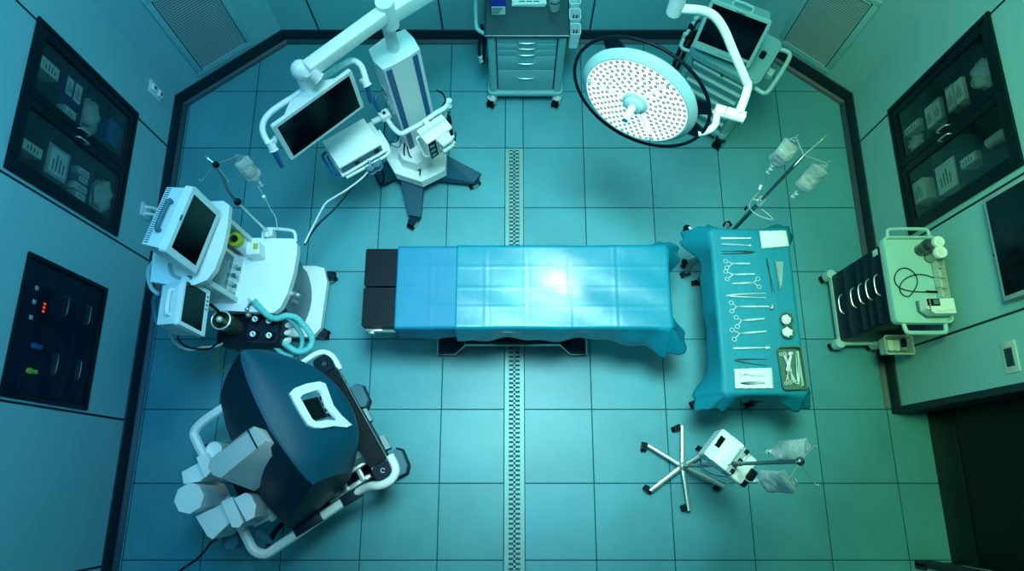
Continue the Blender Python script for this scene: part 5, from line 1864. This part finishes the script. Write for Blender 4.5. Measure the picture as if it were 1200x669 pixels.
for k in (0, 16):
    loop_ = rowsA[k] + rowsB[k][1:]
    c_ = sum(loop_, Vector()) / len(loop_)
    b = bmesh.new()
    cv = b.verts.new(c_ + (c_ - sum(rowsA[8], Vector()) / 8) * .03)
    vs = [b.verts.new(p) for p in loop_]
    for i in range(len(vs)):
        b.faces.new((vs[i], vs[(i + 1) % len(vs)], cv))
    g._add(b)
b = bmesh.new()
lo_ = [r_[0] for r_ in rowsA] + [r_[-1] for r_ in rowsB][::-1]
b.faces.new([b.verts.new(p) for p in lo_])
g._add(b)
bmesh.ops.remove_doubles(g.bm, verts=g.bm.verts, dist=.0006)
bvh = BVHTree.FromBMesh(g.bm)
g.out('hood', None, t, angle=32)
# raised seam along the ridge
g = G().tube([p + Vector((0, 0, .000)) for p in Rg[1:-1]], .007, n=8, smooth=1)
g.out('hood_seam', HOOD, t)


def on_hood(px, py, lift=.004):
    d = ray(px, py).normalized()
    hit = bvh.ray_cast(Vector((0, 0, CAM_H)), d)
    return hit[0] + hit[1] * (lift if hit[1].z > 0 else -lift) if hit[0] else W(px, py, 1.1)


outer = [(338, 462), (343, 457), (356, 452), (372, 449.5), (379, 452), (383, 463), (388, 477), (397, 488), (409, 499), (403, 502), (388, 500.5), (376, 503), (366, 502.5), (359, 499), (352, 488), (345, 476)]
inner = [(350, 468), (353, 464.5), (360, 462), (370, 459), (374.5, 461), (376, 468), (379, 477), (384, 484), (393, 492), (389, 494), (380, 493.5), (373, 495), (368, 495.5), (364, 493), (360, 486), (355, 477)]
# the opening is filled by a recessed well, the screen and a control strip
g = G()
O0 = [on_hood(*p_, .001) for p_ in outer]
O1 = [on_hood(*p_, .022) for p_ in outer]
I1 = [on_hood(*p_, .022) for p_ in inner]
I0 = [on_hood(*p_, .002) for p_ in inner]
g.grid([l + [l[0]] for l in (O0, O1, I1, I0)])
wf = g.out('viewer_surround', WHITE, t)
g = G()
b = bmesh.new()
ic = sum([on_hood(*p_, .004) for p_ in inner], Vector()) / len(inner)
cv = b.verts.new(ic)
vs = [b.verts.new(on_hood(*p_, .004)) for p_ in inner]
for i in range(len(vs)):
    b.faces.new((vs[i], vs[(i + 1) % len(vs)], cv))
g._add(b)
g.out('viewer_well', MIDG, wf)
for pts, m, nm, lf in (([(354, 470), (371, 466), (382, 489), (366, 494)], SCREEN, 'viewer_screen', .010), ([(373, 466), (376, 464), (382, 481), (387, 489), (383, 488)], NAVY, 'button_strip', .009)):
    lo_ = [on_hood(*p_, lf - .004) for p_ in pts]
    hi_ = [on_hood(*p_, lf) for p_ in pts]
    G().hexa(lo_, hi_).out(nm, m, wf)
for p_ in ((376.5, 471), (379, 478), (382, 484)):
    G().cyl(on_hood(*p_, .008), on_hood(*p_, .012), .006, n=10).out('button', GREYP, wf)
# tubular frame
ZF_ = .60
path = [(-.26, .45, .62), (-.40, .44, .62), (-.475, .41, .62), (-.49, .34, .62), (-.49, .0, .60), (-.48, -.30, .60), (-.475, -.40, .60), (-.43, -.455, .60), (-.36, -.46, .60), (0, -.445, .60), (.22, -.435, .60)]
g = G(LR).tube(path, .029, n=8, smooth=3)
fr = g.out('tubular_frame', WHITE, t)
g = G(LR)
for a, b in ((-.22, -.04), (.10, .23)):
    g.bb(a, b, -.474, -.41, .595, .634, .004)
g.out('dark_inset', DARKG, fr)
g = G(LR)
g.tube([(.20, -.437, .61), (.26, -.445, .65), (.31, -.46, .70), (.36, -.487, .74), (.43, -.497, .75), (.485, -.46, .75), (.495, -.37, .75)], .026, n=10, smooth=4)
g.out('armrest_frame', WHITE, t)
g = G(LR)
g.tube([(.485, .24, .75), (.485, .33, .75), (.455, .385, .75), (.40, .405, .75), (.29, .40, .75)], .018, n=10, smooth=4)
g.out('armrest_frame', WHITE, t)
g = G(LR).prism(rrect(.362, .474, -.375, .262, .015), .71, .765, .012, 3)
ar = g.out('armrest', BLACK, t)
g = G(LR).tube([(.476, -.37, .764), (.476, .255, .764)], .006, smooth=0)
g.out('armrest_edge', DSTEEL, ar)
G(LR).prism(rrect(.385, .435, -.06, .02, .02), .764, .769, .002).out('wrist_sensor', DARKG, ar)
for v0, v1 in ((-.472, -.38), (.268, .375)):
    G(LR).prism(rrect(.36, .475, v0, v1, .03), .715, .762, .01, 3).out('touchpad', NAVY, t)
c_ = RL((.42, -.425, .7635))
G().torus(c_, .012, .002, n=20, k=6, a0=R(20), a1=R(320)).out('power_symbol', PAPER, t)
c_ = RL((.42, .32, .7635))
g = G().torus(c_, .010, .002, n=20, k=6)
g.ball(c_, .004)
g.out('button_symbol', DISPL, t)
# legs from frame to base, inner mechanics under the hood
for u, v in ((.38, -.36), (.38, .34)):
    G(LR).hexa([(u - .10, v - .03, .10), (u + .02, v - .03, .10), (u + .02, v + .03, .10), (u - .10, v + .03, .10)], [(u - .02, v - .03, .72), (u + .05, v - .03, .72), (u + .05, v + .03, .72), (u - .02, v + .03, .72)], .01).out('upright', GREYP, t)
for u in (-.42, -.1):
    G(LR).tube([(u, -.45, .58), (u + .02, -.36, .40), (u + .04, -.30, .14)], .018).out('frame_strut', DARKG, t)
G(LR).tube([(-.47, .30, .58), (-.40, .28, .40), (-.34, .26, .13)], .018).out('frame_strut', DARKG, t)
g = G(LR)
g.bb(-.05, .30, -.30, -.27, .42, .46, .004)
g.bb(-.02, .28, -.38, -.35, .34, .38, .004)
g.bb(.10, .13, -.38, -.22, .38, .42, .004)
g.bb(.22, .25, -.38, -.2, .38, .42, .004)
g.bb(.0, .06, -.36, -.28, .30, .40, .006)
g.out('inner_bars', STEEL, t)
G(LR).bb(.16, .40, -.28, -.16, .30, .66, .03).out('knee_panel', GREYP, t)
# feet and pedals
for pts in ([(406, 456), (416, 450), (424, 452), (431, 468), (428, 476), (418, 478)], [(456, 533), (463, 526), (470, 528), (477, 545), (475, 554), (452, 566), (446, 556)]):
    P = [W(a, b, .12) for a, b in pts]
    m_ = sum(P, Vector()) / len(P)
    G().hexa([Vector((p.x, p.y, .03)) for p in P], P, .02, 3).out('foot_cover', MIDG, t)
    G().hexa([m_ + (Vector((p.x, p.y, 0)) - m_) * 1.12 + Vector((0, 0, 0)) for p in P] and [Vector(((p.x - m_.x) * 1.14 + m_.x, (p.y - m_.y) * 1.14 + m_.y, .012)) for p in P],
             [Vector(((p.x - m_.x) * 1.14 + m_.x, (p.y - m_.y) * 1.14 + m_.y, .05)) for p in P], .008).out('foot_skirt', BLACK, t)
for pts in ([(423, 480), (429, 478), (436, 492), (430, 495)], [(444, 511), (450, 510), (458, 524), (452, 527)]):
    P = [W(a, b, .08) for a, b in pts]
    G().hexa([Vector((p.x, p.y, .02)) for p in P], P, .008).out('foot_pedal', GREYP, t)


# rear arms folded behind the hood
def chunk(top, z1, z0, name, m, bev=.020, shrink=1.0, parent=None, label=None):
    P = [W(a, b, z1) for a, b in top]
    c_ = sum(P, Vector()) / len(P)
    lo_ = [Vector((c_.x + (p.x - c_.x) * shrink, c_.y + (p.y - c_.y) * shrink, z0)) for p in P]
    o = G().hexa(lo_, P, bev, 3).out(name, m, parent or t)
    if label:
        o['label'] = label
    return o


T_ = [W(a, b, z_) for a, b, z_ in ((289, 504, 1.42), (297.5, 499.5, 1.43), (302, 502, 1.43), (311, 516.5, 1.42), (301, 525, 1.38), (259, 560, 1.14), (250, 557, 1.12), (243.5, 548, 1.12), (246.5, 538, 1.15))]
Bm = [Vector((p.x * .97 + .01, p.y - .02, p.z - .22)) for p in T_]
for k_ in (4, 5, 6):
    Bm[k_] = Bm[k_] + Vector((.05, -.05, 0))
G().hexa(Bm, T_, .024, 3).out('folded_arm', WHITE, t)
G().tube([W(290, 503.5, 1.425), W(301.5, 525, 1.385)], .004, smooth=0).out('arm_seam', DARKG, t)
P = W(221.5, 584, .95)
G().prism([(P.x + .083 * math.cos(R(a)), P.y + .083 * math.sin(R(a))) for a in range(10, 370, 45)], .60, .95, .022, 3).out('arm_joint_housing', WHITE, t)
chunk([(213, 553), (237, 540), (243, 556), (234, 564), (215, 567)], .90, .58, 'arm_segment', WHITE)
chunk([(230, 536), (241, 530), (247, 541), (246, 554), (240, 560), (235, 548)], .95, .60, 'arm_link', WHITE)
P = W(251.5, 527, .90)
G().cyl((P.x, P.y, .66), (P.x, P.y, .90), .047, n=22, bev=.012).out('arm_joint', WHITE, t)
P2 = W(260, 531, .86)
G().cyl((P2.x, P2.y, .66), (P2.x, P2.y, .86), .040, n=22, bev=.008).out('arm_joint', DARKG, t)
chunk([(229, 605), (262, 590), (270, 612), (249, 632), (243, 628)], .84, .56, 'arm_segment', WHITE)
chunk([(259, 588), (272, 582), (285, 612), (280, 618), (272, 618)], .90, .66, 'arm_link', WHITE)
chunk([(274, 584), (287, 577.5), (294, 580), (300, 592), (298, 606), (289, 611)], .93, .66, 'arm_segment', WHITE)
G().tube([W(306, 590, .72), W(316, 597, .70), W(322, 604, .68), W(318, 609, .66)], .016).out('tool_linkage', STEEL, t)
G().tube([W(297, 614, .68), W(310, 608, .66), W(322, 602, .66)], .018).out('tool_linkage', STEEL, t)
G().tube([W(300, 622, .60), W(310, 630, .55), W(318, 638, .5)], .022).out('tool_linkage', MIDG, t)
G().prism(rrect(-.05, .05, -.02, .02, .01), 0, .01) if False else None
P = W(272, 634, .50)
G().cyl((P.x, P.y, .40), (P.x, P.y, .52), .05, n=20, bev=.01).out('arm_joint', MIDG, t)
G(LR).bb(-.42, -.22, -.22, .18, .50, .62, .02).out('arm_carriage', DARKG, t)
tt = thing('power_cable', 'thin black power cable trailing over the floor tiles from the robot console', 'cable', W(235, 650, 0))
G().tube([W(262, 618, .30), W(252, 632, .05), W(246, 637, .006), W(236, 650, .006), W(225, 659, .006), W(212, 668, .006), W(196, 684, .006)], .0065, n=8).out('cord', BLACK, tt)
